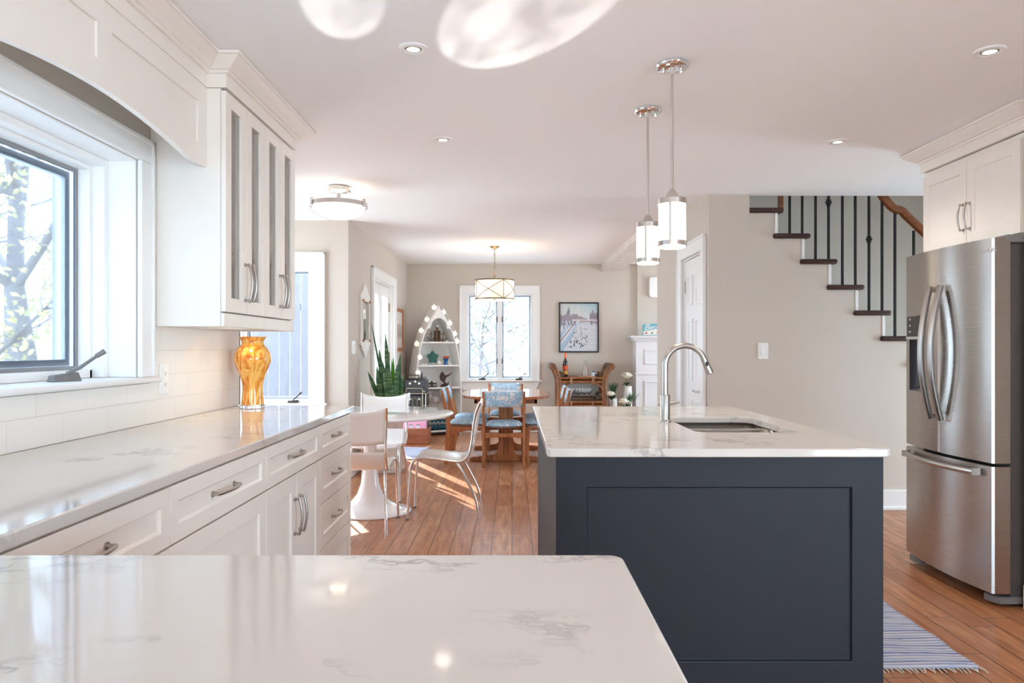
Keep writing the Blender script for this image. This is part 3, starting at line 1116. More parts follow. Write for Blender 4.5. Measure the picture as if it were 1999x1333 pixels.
# open in the middle under the sink
b.box(IX0, .60, IY0 + .02, IY1, .10, .889)
b.box(1.05, IX1, IY0 + .02, IY1, .10, .889)
b.box(.60, 1.05, IY0 + .02, 2.45, .10, .889)
b.box(.60, 1.05, 3.20, IY1, .10, .889)
b.box(.60, 1.05, 2.45, 3.20, .10, .60)
b.box(IX0 + .06, IX1 - .06, IY0 + .02, IY1 - .06, .001, .10)
obj('carcass', b, NAVY, isl)
b = B()
wI, hI = IX1 - IX0, .8885
fl, ft_, fb = .092, .091, .275
O = [(0, 0), (wI, 0), (wI, hI), (0, hI)]
I = [(fl, .282), (wI - fl, .282), (wI - fl, hI - ft_), (fl, hI - ft_)]
I2 = [(fl + .003, .285), (wI - fl - .003, .285), (wI - fl - .003, hI - ft_ - .003), (fl + .003, hI - ft_ - .003)]
nv, nf = b.bm.verts.new, b.bm.faces.new
mpi = lambda a, bb_, c: (IX0 + a, IY0 + .0195 - c, .001 + bb_)
o0 = [nv(mpi(x, z, 0)) for x, z in O]
o1 = [nv(mpi(x, z, .0195)) for x, z in O]
i1 = [nv(mpi(x, z, .0195)) for x, z in I]
i2 = [nv(mpi(x, z, .0105)) for x, z in I2]
for i in range(4):
    j = (i + 1) % 4
    nf([o0[i], o0[j], o1[j], o1[i]])
    nf([o1[i], o1[j], i1[j], i1[i]])
    nf([i1[i], i1[j], i2[j], i2[i]])
nf(i2)
nf(o0[::-1])
obj('end_panel', b, NAVY, isl, bevel=.0015)

SX0, SX1, SY0, SY1 = .648, 1.012, 2.546, 3.103
IO = rrect(.103, 1.112, 2.126, 3.675, .016, 6)
IH = rrect(SX0, SX1, SY0, SY1, .045, 6)
slab('island_countertop', 'white quartz island countertop with an undermount sink cutout', IO, .8900, .9150, hole=IH, bevel=.004)

sk = thing('sink', 'stainless double bowl undermount sink in the island countertop', 'sink', (.83, 2.82, .70))
b = B()
for (ya_, yb_) in ((2.540, 2.866), (2.888, 3.109)):
    o_ = rrect(SX0 - .008, SX1 + .008, ya_, yb_, .045, 5)
    i_ = rrect(SX0 + .004, SX1 - .004, ya_ + .012, yb_ - .012, .04, 5)
    nv, nf = b.bm.verts.new, b.bm.faces.new
    r0 = [nv((x, y, .8893)) for x, y in o_]
    r1 = [nv((x, y, .705)) for x, y in i_]
    n = len(r0)
    for i in range(n):
        nf([r0[i], r0[(i + 1) % n], r1[(i + 1) % n], r1[i]])
    nf(r1)
obj('bowls', b, STEEL, sk, solid=.002, solid_off=1, smooth=50)
b = B().box(SX0 - .006, SX1 + .006, 2.865, 2.889, .872, .8888)
obj('divider', b, NICKEL, sk, bevel=.004)
for y in (2.70, 3.0):
    b = B().lathe([(.045, .7062), (.045, .710), (.03, .7105), (.0, .7085)], (.83, y, 0), 24)
    obj('drain', b, CHROME, sk)

fa = thing('faucet', 'tall brushed nickel gooseneck faucet with pull-down spray head', 'faucet', (.609, 2.892, .9155))
FXc, FYc = .609, 2.892
b = B().lathe([(.024, .9156), (.024, .919), (.021, .924), (.0195, .925), (.0195, 1.022), (.0185, 1.0245), (.012, 1.0245)], (FXc, FYc, 0), 28)
obj('base', b, NICKEL, fa, smooth=50)
R = .079
zc = 1.140
pts = [(FXc, FYc, 1.02), (FXc, FYc, 1.08)] + [(FXc + R - R * math.cos(math.radians(a)), FYc, zc + R * math.sin(math.radians(a))) for a in range(0, 157, 6)]
b = B().tube(pts, .0118, 16, up=(0, 1, 0))
obj('neck', b, NICKEL, fa, smooth=60)
e = Vector(pts[-1])
d = Vector((math.sin(math.radians(156)), 0, math.cos(math.radians(156)))).normalized()
b = B().tube([e, e + d * .002, e + d * .003, e + d * .068, e + d * .070], [.0105, .0105, .0128, .0142, .0125], 18, up=(0, 1, 0))
sp_ = obj('spray_head', b, NICKEL, fa, smooth=40)
b = B().ball(e + d * .028 + Vector((0, -.0130, 0)), .008, 12, 8, (.75, .35, 1.25))
obj('spray_button', b, BLACK, sp_)
b = B().tube([(FXc, FYc + .018, .985), (FXc, FYc + .05, .985)], .0165, 16).tube([(FXc - .02, FYc + .04, .984), (FXc + .02, FYc + .04, .986), (FXc + .066, FYc + .04, .992)], [.005, .0055, .0045], 10)
obj('lever', b, NICKEL, fa, smooth=60)

# ------------------------------------------------------------------ glazed wall cabinets
XU = -1.115
UT = .020


def glass_unit(y0, y1, label, near_panel):
    t = thing('wall_cabinet', label, 'cabinet', (-1.28, (y0 + y1) / 2, 1.294), group='glass front wall cabinets right of the window')
    b = B()
    xb = XU - UT - .001
    b.box(-1.409, xb, y0 + .0005, y0 + .018, 1.294, 2.222).box(-1.409, xb, y1 - .018, y1 - .0005, 1.294, 2.222)
    b.box(-1.409, -1.401, y0 + .018, y1 - .018, 1.294, 2.222)
    b.box(-1.401, xb, y0 + .018, y1 - .018, 2.204, 2.222).box(-1.401, xb, y0 + .018, y1 - .018, 1.330, 1.350)
    obj('carcass', b, CAB, t, bevel=.001)
    b = B().box(XU - .020, XU - .006, y0 + .0005, y1 - .0005, 1.294, 1.346)
    obj('light_rail', b, CAB, t, bevel=.002)
    for z in (1.64, 1.925):
        b = B().box(-1.400, XU - .045, y0 + .0185, y1 - .0185, z - .011, z + .011)
        obj('shelf', b, CABIN, t)
    ym = (y0 + y1) / 2
    for (p, q, hy) in ((y0, ym, ym - .024), (ym, y1, ym + .024)):
        g = .0016
        b = B()
        w, h = q - p - 2 * g, 2.216 - 1.350 - 2 * g
        b.shaker(w, h, UT, .056, .008, lambda a, bb_, c: (XU - UT + c, p + g + a, 1.350 + g + bb_), hole=True)
        d = obj('door', b, CAB, t, bevel=.0012, seg=1)
        b = B().box(XU - .014, XU - .011, p + .055, q - .055, 1.404, 2.160)
        obj('pane', b, CABGLASS, d, smooth=0)
        pull('handle', (XU, hy, 1.408), (XU, hy, 1.556), (1, 0, 0), d, .032, .0052)
    return t


YU0, YUM, YU1 = 2.834, 3.287, 3.740
glass_unit(YU0, YUM, 'white wall cabinet with two glass doors beside the window valance', True)
glass_unit(YUM, YU1, 'white wall cabinet with two glass doors above the orange vase', False)

for i, (y, w) in enumerate([(2.98, 'nearest the window'), (3.20, 'in the middle of three'), (3.44, 'nearest the orange vase')]):
    pk = thing('puck_light', 'small lit round puck light under the wall cabinets, ' + w, 'light', (-1.255, y, 1.330), group='puck lights under the wall cabinets')
    b = B().lathe([(.036, 1.3295), (.036, 1.316), (.030, 1.313), (.028, 1.3165)], (-1.255, y, 0), 24, cap=False)
    obj('bezel', b, CHROME, pk)
    b = B().lathe([(.0, 1.3168), (.028, 1.3168)], (-1.255, y, 0), 24, cap=False)
    obj('lens', b, LAMPDISC, pk)
    sl = bpy.data.lights.new('puck_lamp', 'SPOT')
    sl.energy = .35
    sl.spot_size = math.radians(120)
    sl.spot_blend = .8
    sl.shadow_soft_size = .025
    sl.color = (1, .84, .62)
    so = bpy.data.objects.new('puck_lamp', sl)
    so.location = (0, 0, -.022)
    so.parent = pk
    COL.objects.link(so)

# what stands behind the cabinet glass
CHINA = paint('white_china', srgb(226, 222, 216), .2, var=.02)
CHINAB = paint('pale_grey_china', srgb(190, 188, 186), .25, var=.05)


def plates(y, z, n, label, r=.085, x=-1.27):
    for i in range(n):
        b = B().lathe([(.0, .001), (r * .6, .001), (r, .012), (r, .0135), (r * .58, .004), (0, .004)], (x, y, z + i * .0045), 28)
        tag(obj('plate', b, CHINA, smooth=60), label, 'plate', 'plates stacked in the glass cabinets')


def bowl(x, y, z, r, h, mat, label):
    b = B().lathe([(0, 0), (r * .45, 0), (r * .5, .006), (r * .85, h * .55), (r, h), (r * .95, h), (r * .8, h * .55), (r * .45, .012), (0, .01)], (x, y, z), 28)
    return tag(obj('bowl', b, mat, smooth=60), label, 'bowl')


bowl(-1.24, 2.955, 1.9362, .075, .085, CHINAB, 'pale grey bowl on the top shelf behind the first glass door')
plates(3.17, 1.9362, 4, 'white plate in the top shelf stack behind the second glass door')
bowl(-1.25, 3.40, 1.9362, .065, .07, CHINA, 'white bowl on the top shelf behind the third glass door')
plates(3.62, 1.9362, 3, 'white plate in the top shelf stack behind the fourth glass door')
for (y, z, lab) in [(2.93, 1.6512, 'clear glass jar on the middle shelf behind the first glass door'), (3.36, 1.6512, 'clear glass jar on the middle shelf behind the third glass door')]:
    b = B().lathe([(0, 0), (.038, 0), (.042, .01), (.042, .075), (.03, .09), (.03, .098), (.034, .10), (.034, .115), (.0, .118)], (-1.22, y, z), 24)
    tag(obj('glass_jar', b, clear_glass('jar_glass', (.93, .95, .95, 1)) if 'jar_glass' not in bpy.data.materials else bpy.data.materials['jar_glass'], smooth=50), lab, 'jar')
bowl(-1.25, 3.16, 1.6512, .07, .06, CHINA, 'white bowl on the middle shelf behind the second glass door')
bowl(-1.25, 3.61, 1.6512, .07, .075, CHINAB, 'pale grey bowl on the middle shelf behind the fourth glass door')
for y, lab in [(2.94, 'first'), (3.17, 'second'), (3.40, 'third'), (3.62, 'fourth')]:
    plates(y, 1.3502, 5, 'white plate in the bottom shelf stack behind the %s glass door' % lab, .09)

# ------------------------------------------------------------------ arched valance over the window
va = thing('window_valance', 'white arched wooden valance with recessed panels over the window', 'valance', (-1.19, 2.13, 2.0))
VY0, VY1 = 1.428, 2.8335


def arch_z(y):
    c = (VY0 + VY1) / 2
    hw = (VY1 - VY0) / 2
    t = abs(y - c) / (hw - .135)
    if t >= 1:
        return 1.912
    return 1.912 + .054 * math.cos(t * math.pi / 2) ** .9


pts = [(VY0, 1.912)] + [(VY0 + .13 + (VY1 - VY0 - .26) * i / 40, arch_z(VY0 + .13 + (VY1 - VY0 - .26) * i / 40)) for i in range(41)] + [(VY1, 1.920)]
nv_pts = pts + [(VY1, 2.2235), (VY0, 2.2235)]
b = B()
b.prism(nv_pts, lambda a, bb_, c: (c, a, bb_), -1.212, -1.198)
obj('backing_board', b, CAB, va, smooth=25)
# raised frame: rails and stiles
STI = [(VY0, VY0 + .072), (2.088, 2.166), (VY1 - .0745, VY1)]
b = B()
b.box(-1.198, -1.190, VY0, VY1, 2.148, 2.2235)
for p, q in STI:
    zz = [(p, arch_z(p)), (q, arch_z(q)), (q, 2.148), (p, 2.148)]
    b.prism(zz, lambda a, bb_, c: (c, a, bb_), -1.198, -1.190)
for p, q in ((STI[0][1], STI[1][0]), (STI[1][1], STI[2][0])):
    n = 20
    lo = [(p + (q - p) * i / n, arch_z(p + (q - p) * i / n)) for i in range(n + 1)]
    hi = [(y, z + .075) for y, z in reversed(lo)]
    b.prism(lo + hi, lambda a, bb_, c: (c, a, bb_), -1.198, -1.190)
obj('face_frame', b, CAB, va, smooth=25)

# ------------------------------------------------------------------ outlets and switches
def plate_x(name, label, x, y, z, w, h, face, parts, cat):
    """wall plate on a wall of constant x; face = +1 or -1 towards which it looks"""
    t = thing(name, label, cat, (x, y, z))
    b = B().box(min(x, x + .006 * face), max(x, x + .006 * face), y - w / 2, y + w / 2, z - h / 2, z + h / 2)
    obj('cover_plate', b, WPLAST, t, bevel=.002)
    for (dy, dz, pw, ph) in parts:
        b = B().box(min(x + .006 * face, x + .010 * face), max(x + .006 * face, x + .010 * face), y + dy - pw / 2, y + dy + pw / 2, z + dz - ph / 2, z + dz + ph / 2)
        obj('rocker' if 'switch' in name else 'receptacle', b, WPLAST, t, bevel=.0015)
    return t


ot = plate_x('wall_outlet', 'white double wall outlet on the tiled backsplash', -1.401, 2.92, 1.086, .074, .122, 1, [(0, 0, .036, .094)], 'outlet')
b = B()
for dz in (.022, -.022):
    for dy in (-.006, .006):
        b.box(-1.3912, -1.3905, 2.92 + dy - .001, 2.92 + dy + .001, 1.086 + dz - .004, 1.086 + dz + .006)
    b.box(-1.3912, -1.3905, 2.918, 2.922, 1.086 + dz - .011, 1.086 + dz - .007)
    obj('slots', b, GREYPL, ot, smooth=0)
    b = B()
plate_x('light_switch', 'white triple switch plate on the dining wall beside the mirror', -1.512, 6.92, 1.215, .15, .125, 1, [(-.046, 0, .03, .065), (0, 0, .03, .065), (.046, 0, .03, .065)], 'switch')
sx_, sz_ = ux(1489, SY), vz(685, SY)
t = thing('light_switch', 'white rocker switch on the greige wall under the stairs', 'switch', (sx_, SY, sz_))
b = B().box(sx_ - .038, sx_ + .038, SY - .007, SY - .0005, sz_ - .060, sz_ + .060)
obj('cover_plate', b, WPLAST, t, bevel=.002)
b = B().box(sx_ - .017, sx_ + .017, SY - .011, SY - .007, sz_ - .034, sz_ + .034)
obj('rocker', b, WPLAST, t, bevel=.0015)

# ------------------------------------------------------------------ orange vase
def vase_mat():
    m = NT('orange_streaked_glass')
    v = m.coords('Object', (1, 1, .28))
    n = m.noise(v, 26.0, 4, .6, 2.2)
    n2 = m.noise(m.coords('Object'), 14.0, 3, .6, .6)
    c = m.ramp(n, [(.32, srgb(190, 92, 24)), (.42, srgb(228, 142, 48)), (.52, srgb(244, 182, 84)), (.7, srgb(250, 208, 124))])
    c = m.mix(m.ramp(n2, [(.60, (0, 0, 0)), (.72, (.8, .8, .8))]), c, srgb(172, 60, 14))
    m.set(Base_Color=c, Roughness=.08)
    m.p.inputs['Coat Weight'].default_value = .5
    return m.m


vs = thing('vase', 'tall orange streaked glass vase on the left countertop end', 'vase', (-1.278, 3.585, .9155))
z0 = .9157
b = B().lathe([(.054, .016), (.053, .03), (.049, .07), (.048, .09), (.051, .125), (.062, .165), (.078, .20), (.087, .228), (.0885, .245), (.084, .268), (.070, .292),
               (.056, .308), (.0515, .318), (.053, .328), (.061, .341), (.0685, .349), (.066, .349), (.057, .338), (.048, .318), (.066, .290), (.080, .266), (.084, .245),
               (.074, .20), (.058, .165), (.046, .12), (.044, .07), (.048, .022), (.0, .022)], (-1.278, 3.585, z0), 48)
obj('body', b, vase_mat(), vs, smooth=60)
b = B().lathe([(.0, 0), (.058, 0), (.060, .004), (.059, .012), (.054, .0155), (0, .0158)], (-1.278, 3.585, z0), 48)
obj('foot', b, CLEAR, vs, smooth=60)

# ------------------------------------------------------------------ fridge
fr = thing('fridge', 'large stainless french door fridge with water dispenser', 'fridge', (2.6, 3.75, 0))
FY0, FY1 = 3.381, 4.124
FM = (FY0 + FY1) / 2
b = B().box(2.325, 3.02, FY0 + .012, FY1 - .012, .035, 1.700)
obj('cabinet_body', b, paint('dark_grey_fridge_case', srgb(84, 78, 78), .45, .2), fr, bevel=.004)


def fx(y):
    t = (y - FM) / (FY1 - FM)
    return 2.234 - .032 * (1 - t * t)


def fridge_door(name, y0, y1, z0, z1, hole=None):
    b = B()
    nv, nf = b.bm.verts.new, b.bm.faces.new
    yb = [y0 + .0, y0 + .006] + [y0 + .006 + (y1 - y0 - .012) * i / 12 for i in range(1, 12)] + [y1 - .006, y1]
    zb = [z0, z1]
    if hole:
        yb = sorted(yb + [hole[0], hole[1]])
        zb = [z0, hole[2], hole[3], z1]
    rows = []
    for z in zb:
        r = []
        for y in yb:
            edge = .010 if (y <= y0 + 1e-6 or y >= y1 - 1e-6) else 0
            r.append(nv((fx(y) + edge, y, z)))
        rows.append(r)
    back = []
    for z in (z0, z1):
        back.append([nv((2.316, y, z)) for y in yb])
    for k in range(len(zb) - 1):
        for i in range(len(yb) - 1):
            if hole and k == 1 and yb[i] >= hole[0] - 1e-6 and yb[i + 1] <= hole[1] + 1e-6:
                continue
            nf([rows[k][i], rows[k][i + 1], rows[k + 1][i + 1], rows[k + 1][i]])
    for i in range(len(yb) - 1):
        nf([rows[0][i], back[0][i], back[0][i + 1], rows[0][i + 1]])
        nf([rows[-1][i], rows[-1][i + 1], back[1][i + 1], back[1][i]])
        nf([back[0][i], back[1][i], back[1][i + 1], back[0][i + 1]])
    nf([rows[k][0] for k in range(len(zb))] + [back[1][0], back[0][0]])
    nf([rows[k][-1] for k in range(len(zb))] + [back[1][-1], back[0][-1]])
    return obj(name, b, STEEL, fr, smooth=28)


HOLE = (3.897, 4.073, .975, 1.385)
dl = fridge_door('door', FM + .004, FY1, .672, 1.722, HOLE)
dr = fridge_door('door', FY0, FM - .004, .672, 1.722)
dd = fridge_door('freezer_drawer', FY0, FY1, .066, .656)
b = B()
nv, nf = b.bm.verts.new, b.bm.faces.new
xa, xb_ = fx(3.98) + .0015, 2.300
ZC = 1.262
o1 = [nv((fx(y) + .002, y, z)) for y, z in ((HOLE[0], HOLE[2]), (HOLE[1], HOLE[2]), (HOLE[1], ZC), (HOLE[0], ZC))]
o2 = [nv((xb_, y, z)) for y, z in ((HOLE[0] + .012, HOLE[2] + .03), (HOLE[1] - .012, HOLE[2] + .03), (HOLE[1] - .012, ZC - .01), (HOLE[0] + .012, ZC - .01))]
for i in range(4):
    nf([o1[i], o1[(i + 1) % 4], o2[(i + 1) % 4], o2[i]])
nf(o2)
al = obj('dispenser_alcove', b, paint('dark_dispenser_plastic', srgb(70, 70, 78), .25), dl, solid=.002, solid_off=1)
b = B().box(fx(3.98) - .004, 2.26, HOLE[0] + .001, HOLE[1] - .001, ZC + .012, HOLE[3] - .001)
cp = obj('control_panel', b, paint('dark_glossy_panel', srgb(62, 58, 56), .12), dl, bevel=.002)
b = B().box(fx(3.98) - .010, 2.26, HOLE[0] + .001, HOLE[1] - .001, ZC - .006, ZC + .012)
obj('trim_strip', b, NICKEL, dl, bevel=.003)
b = B().tube([(2.245, 3.935, ZC - .005), (2.24, 3.93, ZC - .04), (2.232, 3.925, ZC - .055)], [.02, .017, .010], 12)
obj('spout', b, GREYPL, al)


def text(name, s, size, loc, rot, mat, parent, extrude=.0004, font_scale=1.0, shear=0.0):
    cu = bpy.data.curves.new(name, 'FONT')
    cu.body = s
    cu.size = size
    cu.extrude = extrude
    cu.shear = shear
    cu.align_x = 'CENTER'
    cu.align_y = 'CENTER'
    tmp = bpy.data.objects.new(name + '_tmp', cu)
    COL.objects.link(tmp)
    bpy.context.view_layer.update()
    dg = bpy.context.evaluated_depsgraph_get()
    me = bpy.data.meshes.new_from_object(tmp.evaluated_get(dg))
    bpy.data.objects.remove(tmp)
    M = Matrix.Translation(loc) @ rot.to_4x4() @ Matrix.Diagonal((font_scale, 1, 1, 1))
    if parent:
        M = Matrix.Translation(-wloc(parent)) @ M
    me.transform(M)
    me.materials.clear()
    me.materials.append(mat)
    o = bpy.data.objects.new(name, me)
    COL.objects.link(o)
    if parent:
        o.parent = parent
    return o


# lettering on a face looking towards -x reads along -y
RX = Matrix(((0, 0, -1), (-1, 0, 0), (0, 1, 0)))
LOGO = paint('pale_silver_lettering', srgb(214, 212, 212), .35, .4)
yl = 1420 * 2.222 / (1924.5 - 999.5)
text('brand_lettering', 'SAMSUNG', .026, (fx(yl) - .0008, yl, vz(489.5, yl)), RX, LOGO, dr, font_scale=1.1)
ICON = paint('pale_grey_icons', srgb(190, 190, 190), .5)
for dy in (-.055, .055):
    for dz, s in ((.034, '\u2022\u2022\u2022'), (.0, '\u2022\u2022\u2022'), (-.034, '\u2022\u2022\u2022')):
        b = B()
        yc, zc_ = 3.985 + dy, 1.330 + dz
        b.box(fx(3.98) - .0048, fx(3.98) - .0042, yc - .009, yc + .009, zc_ - .0015, zc_ + .0012)
        b.box(fx(3.98) - .0048, fx(3.98) - .0042, yc - .007, yc + .007, zc_ + .0045, zc_ + .0085)
        obj('button_mark', b, ICON, cp, smooth=0)


def bow_handle(y, parent, bow):
    pts = []
    for i in range(25):
        t = i / 24
        z = .842 + (1.528 - .842) * t
        s = math.sin(math.pi * t)
        pts.append((fx(y) - .018 - bow * s ** .9, y, z))
    b = B()
    nv, nf = b.bm.verts.new, b.bm.faces.new
    rings = []
    for i, p in enumerate(pts):
        a = Vector(pts[max(i - 1, 0)])
        c = Vector(pts[min(i + 1, 24)])
        t = (c - a).normalized()
        n = Vector((t.z, 0, -t.x))       # in the plane of the bow
        prof = [(-.013, -.011), (.013, -.011), (.016, -.003), (.016, .006), (.008, .013), (-.008, .013), (-.016, .006), (-.016, -.003)]
        rings.append([nv(Vector(p) + Vector((0, q, 0)) - n * w) for q, w in prof])
    for a, c in zip(rings, rings[1:]):
        for j in range(8):
            nf([a[j], a[(j + 1) % 8], c[(j + 1) % 8], c[j]])
    nf(rings[0][::-1])
    nf(rings[-1])
    for z in (.856, 1.514):
        b.box(fx(y) - .020, fx(y) + .002, y - .012, y + .012, z - .014, z + .014)
    return obj('handle', b, NICKEL, parent, smooth=30)


bow_handle(FM + .045, dl, .052)
bow_handle(FM - .045, dr, .052)
pts = []
for i in range(25):
    t = i / 24
    y = 3.455 + (4.075 - 3.455) * t
    pts.append((fx(y) - .030 - .022 * math.sin(math.pi * t), y, .622))
b = B().tube(pts, .0125, 10, flat=1.25, up=(0, 0, 1))
for y in (3.463, 4.067):
    b.box(fx(y) - .040, fx(y) + .002, y - .011, y + .011, .606, .638)
obj('handle', b, NICKEL, dd, smooth=50)
for y0_ in (FY0 - .002, FY1 - .098):
    b = B().box(2.30, 2.42, y0_ + .0, y0_ + .10, 1.7005, 1.738)
    obj('hinge_cover', b, GREYPL, fr, bevel=.006)
    b = B()
    b.prism([(2.252, y0_ + .045), (2.275, y0_ + .01), (2.42, y0_ + .01), (2.42, y0_ + .10), (2.27, y0_ + .10), (2.245, y0_ + .085)], lambda a, bb_, c: (a, bb_, c), .014, .048)
    obj('foot_cover', b, GREYPL, fr, bevel=.004)
    b = B().lathe([(.018, .0005), (.018, .02)], (2.36, y0_ + .055, 0), 12)
    obj('foot', b, BLACK, fr)

fc = thing('fridge_cabinet', 'white two door cabinet above the stainless fridge', 'cabinet', (2.7, 3.8, 1.745))
b = B().box(2.401, 3.04, 3.387, 4.224, 1.745, 2.2235)
obj('carcass', b, CAB, fc, bevel=.002)
yd0, yd1 = 3.405, 4.212
ymd = (yd0 + yd1) / 2
for p, q, hy in ((yd0, ymd, ymd - .026), (ymd, yd1, ymd + .026)):
    b = B()
    b.shaker(q - p - .003, .440, .020, .058, .008, lambda a, bb_, c: (2.400 - c, p + .0015 + a, 1.750 + bb_))
    d = obj('door', b, CAB, fc, bevel=.0012, seg=1)
    pull('handle', (2.380, hy, 1.830), (2.380, hy, 1.962), (-1, 0, 0), d, .032, .0052)
sp2 = thing('side_panel', 'tall white panel closing the near side of the fridge', 'panel', (2.7, 3.36, 0))
b = B().box(2.378, 3.045, 3.340, 3.366, .001, 2.222)
obj('board', b, CAB, sp2, bevel=.002)
b = B().box(2.364, 2.378, 3.338, 3.366, .001, .115)
obj('plinth', b, CAB, sp2, bevel=.003)
sp3 = thing('side_panel', 'tall white panel closing the far side of the fridge', 'panel', (2.7, 4.25, 0))
b = B().box(2.60, 3.045, 4.150, 4.172, .001, 1.744)
obj('board', b, CAB, sp3, bevel=.002)

# ------------------------------------------------------------------ lights
GLOWW = glow('lit_white_glass_shade', (1.0, 0.92, 0.80, 1), .36)


def lamp(parent, loc, energy, kind='POINT', col=(1, .84, .65), size=.05, spot=None):
    l = bpy.data.lights.new('bulb', kind)
    l.energy = energy
    l.color = col
    l.shadow_soft_size = size
    if spot:
        l.spot_size = math.radians(spot)
        l.spot_blend = .7
    o = bpy.data.objects.new('bulb', l)
    o.location = Vector(loc) - wloc(parent)
    o.parent = parent
    COL.objects.link(o)


def pendant(x, y, label):
    t = thing('pendant_light', label, 'pendant light', (x, y, HK), group='cylinder pendants over the island')
    b = B().lathe([(.0, HK - .0015), (.062, HK - .0015), (.065, HK - .008), (.062, HK - .016), (.058, HK - .019), (.012, HK - .0195), (.010, HK - .035), (.0, HK - .036)], (x, y, 0), 36)
    c = obj('canopy', b, CHROME, t, smooth=40)
    for dx in (-.036, .036):
        b = B().lathe([(.006, HK - .0195), (.006, HK - .034), (.0035, HK - .038), (0, HK - .039)], (x + dx, y, 0), 12)
        obj('canopy_screw', b, CHROME, c)
    b = B().tube([(x, y, HK - .034), (x, y, 1.838)], .0058, 12)
    obj('rod', b, SATIN, t)
    b = B().lathe([(.008, 1.842), (.012, 1.838), (.030, 1.808), (.032, 1.803), (.0555, 1.803), (.0575, 1.801), (.0575, 1.780), (.0548, 1.7795), (.0548, 1.801)], (x, y, 0), 40)
    obj('cap', b, SATIN, t, smooth=40)
    b = B().lathe([(.0535, 1.795), (.0535, 1.622), (.0525, 1.612), (.049, 1.607), (.0, 1.604)], (x, y, 0), 40)
    obj('shade', b, GLOWW, t, smooth=50)
    b = B().lathe([(.0545, 1.634), (.0575, 1.633), (.0575, 1.615), (.0545, 1.614)], (x, y, 0), 40)
    obj('bottom_band', b, CHROME, t, smooth=40)
    for a in (250, 10, 130):
        ca, sa = math.cos(math.radians(a)), math.sin(math.radians(a))
        b = B().bar((x + .0562 * ca, y + .0562 * sa, 1.79), (x + .0562 * ca, y + .0562 * sa, 1.625), .007, .0035, up=(ca, sa, 0))
        obj('strut', b, SATIN, t)
    lamp(t, (x, y, 1.59), .7, size=.05)
    return t


pendant(.637, 2.894, 'nearer chrome rod pendant with lit white cylinder shade over the sink')
pendant(.644, 3.450, 'farther chrome rod pendant with lit white cylinder shade over the island')


def downlight(x, y, label, watt=3.0):
    z = ceil_z(y)
    t = thing('downlight', label, 'downlight', (x, y, z), group='recessed ceiling downlights')
    b = B().lathe([(.056, z - .0008), (.055, z - .007), (.044, z - .011), (.036, z - .009), (.032, z - .0035)], (x, y, 0), 36, cap=False)
    obj('trim_ring', b, TRIM, t, smooth=50)
    b = B().lathe([(.032, z - .004), (.026, z - .008), (.024, z - .005)], (x, y, 0), 36, cap=False)
    obj('lamp_holder', b, GREYPL, t, smooth=50)
    b = B().lathe([(0, z - .0062), (.0245, z - .0062)], (x, y, 0), 30, cap=False)
    obj('lens', b, LAMPDISC, t)
    lamp(t, (x, y, z - .02), watt, 'SPOT', (1, .92, .82), .05, 140)


downlight(-.372, 2.743, 'recessed downlight nearest the glass wall cabinets')
downlight(-.374, 3.94, 'recessed downlight nearest the bowl ceiling lamp')
downlight(1.817, 2.767, 'recessed downlight nearest the fridge crown', 7.0)
downlight(1.782, 3.98, 'recessed downlight in front of the stairs', 7.0)
# unseen fill downlights, added to light the near half of the kitchen
downlight(-.372, 1.15, 'added unseen fill downlight over the peninsula counter', 1.0)
downlight(1.80, 1.15, 'added unseen fill downlight on the fridge side behind the view', 4.0)
downlight(-.372, -.60, 'added unseen fill downlight behind the viewpoint on the window side', 1.0)
downlight(1.80, -.60, 'added unseen fill downlight behind the viewpoint on the fridge side', 4.0)

# added spots at table height, standing in for sunlight glancing off the round table
def glint(name, target, deg, watt, seed):
    l = bpy.data.lights.new(name, 'SPOT')
    l.energy = watt
    l.color = (1, .98, .95)
    l.spot_size = math.radians(deg)
    l.spot_blend = .12
    l.shadow_soft_size = .012
    l.use_nodes = True
    nt = l.node_tree
    em = nt.nodes['Emission']
    tc = nt.nodes.new('ShaderNodeTexCoord')
    no = nt.nodes.new('ShaderNodeTexNoise')
    no.inputs['Scale'].default_value = 17.0
    no.inputs['Detail'].default_value = 5.0
    no.noise_dimensions = '4D'
    no.inputs['W'].default_value = seed
    rp = nt.nodes.new('ShaderNodeValToRGB')
    rp.color_ramp.elements[0].position = .38
    rp.color_ramp.elements[1].position = .56
    nt.links.new(tc.outputs['Normal'], no.inputs['Vector'])
    nt.links.new(no.outputs[0], rp.inputs[0])
    nt.links.new(rp.outputs[0], em.inputs['Strength'])
    o = bpy.data.objects.new(name, l)
    o.location = (-1.22, 5.30, .745)
    o.rotation_euler = (Vector(target) - o.location).to_track_quat('-Z', 'Y').to_euler()
    COL.objects.link(o)


glint('added_glint_spot', (.02, 2.50, 2.34), 8.6, 125, 1.7)
glint('added_glint_spot', (-.56, 2.40, 2.34), 4.8, 115, 4.1)

# semi-flush bowl lamp in the nook
LX, LY = -1.215, 5.10
zc = ceil_z(LY)
t = thing('ceiling_lamp', 'semi-flush ceiling lamp with frosted bowl and nickel ring', 'ceiling lamp', (LX, LY, zc))
b = B().lathe([(0, zc - .0015), (.066, zc - .0015), (.068, zc - .012), (.066, zc - .024), (.085, zc - .026), (.085, zc - .034), (.03, zc - .042), (.014, zc - .048), (.012, zc - .10), (0, zc - .10)], (LX, LY, 0), 36)
obj('canopy', b, SATIN, t, smooth=40)
b = B().lathe([(.190, 2.222), (.199, 2.222), (.199, 2.196), (.190, 2.196)], (LX, LY, 0), 48, cap=False)
rg = obj('ring', b, SATIN, t, smooth=40, solid=.002)
b = B().lathe([(.189, 2.206), (.182, 2.190), (.160, 2.160), (.125, 2.134), (.08, 2.118), (.03, 2.112), (0, 2.111)], (LX, LY, 0), 48)
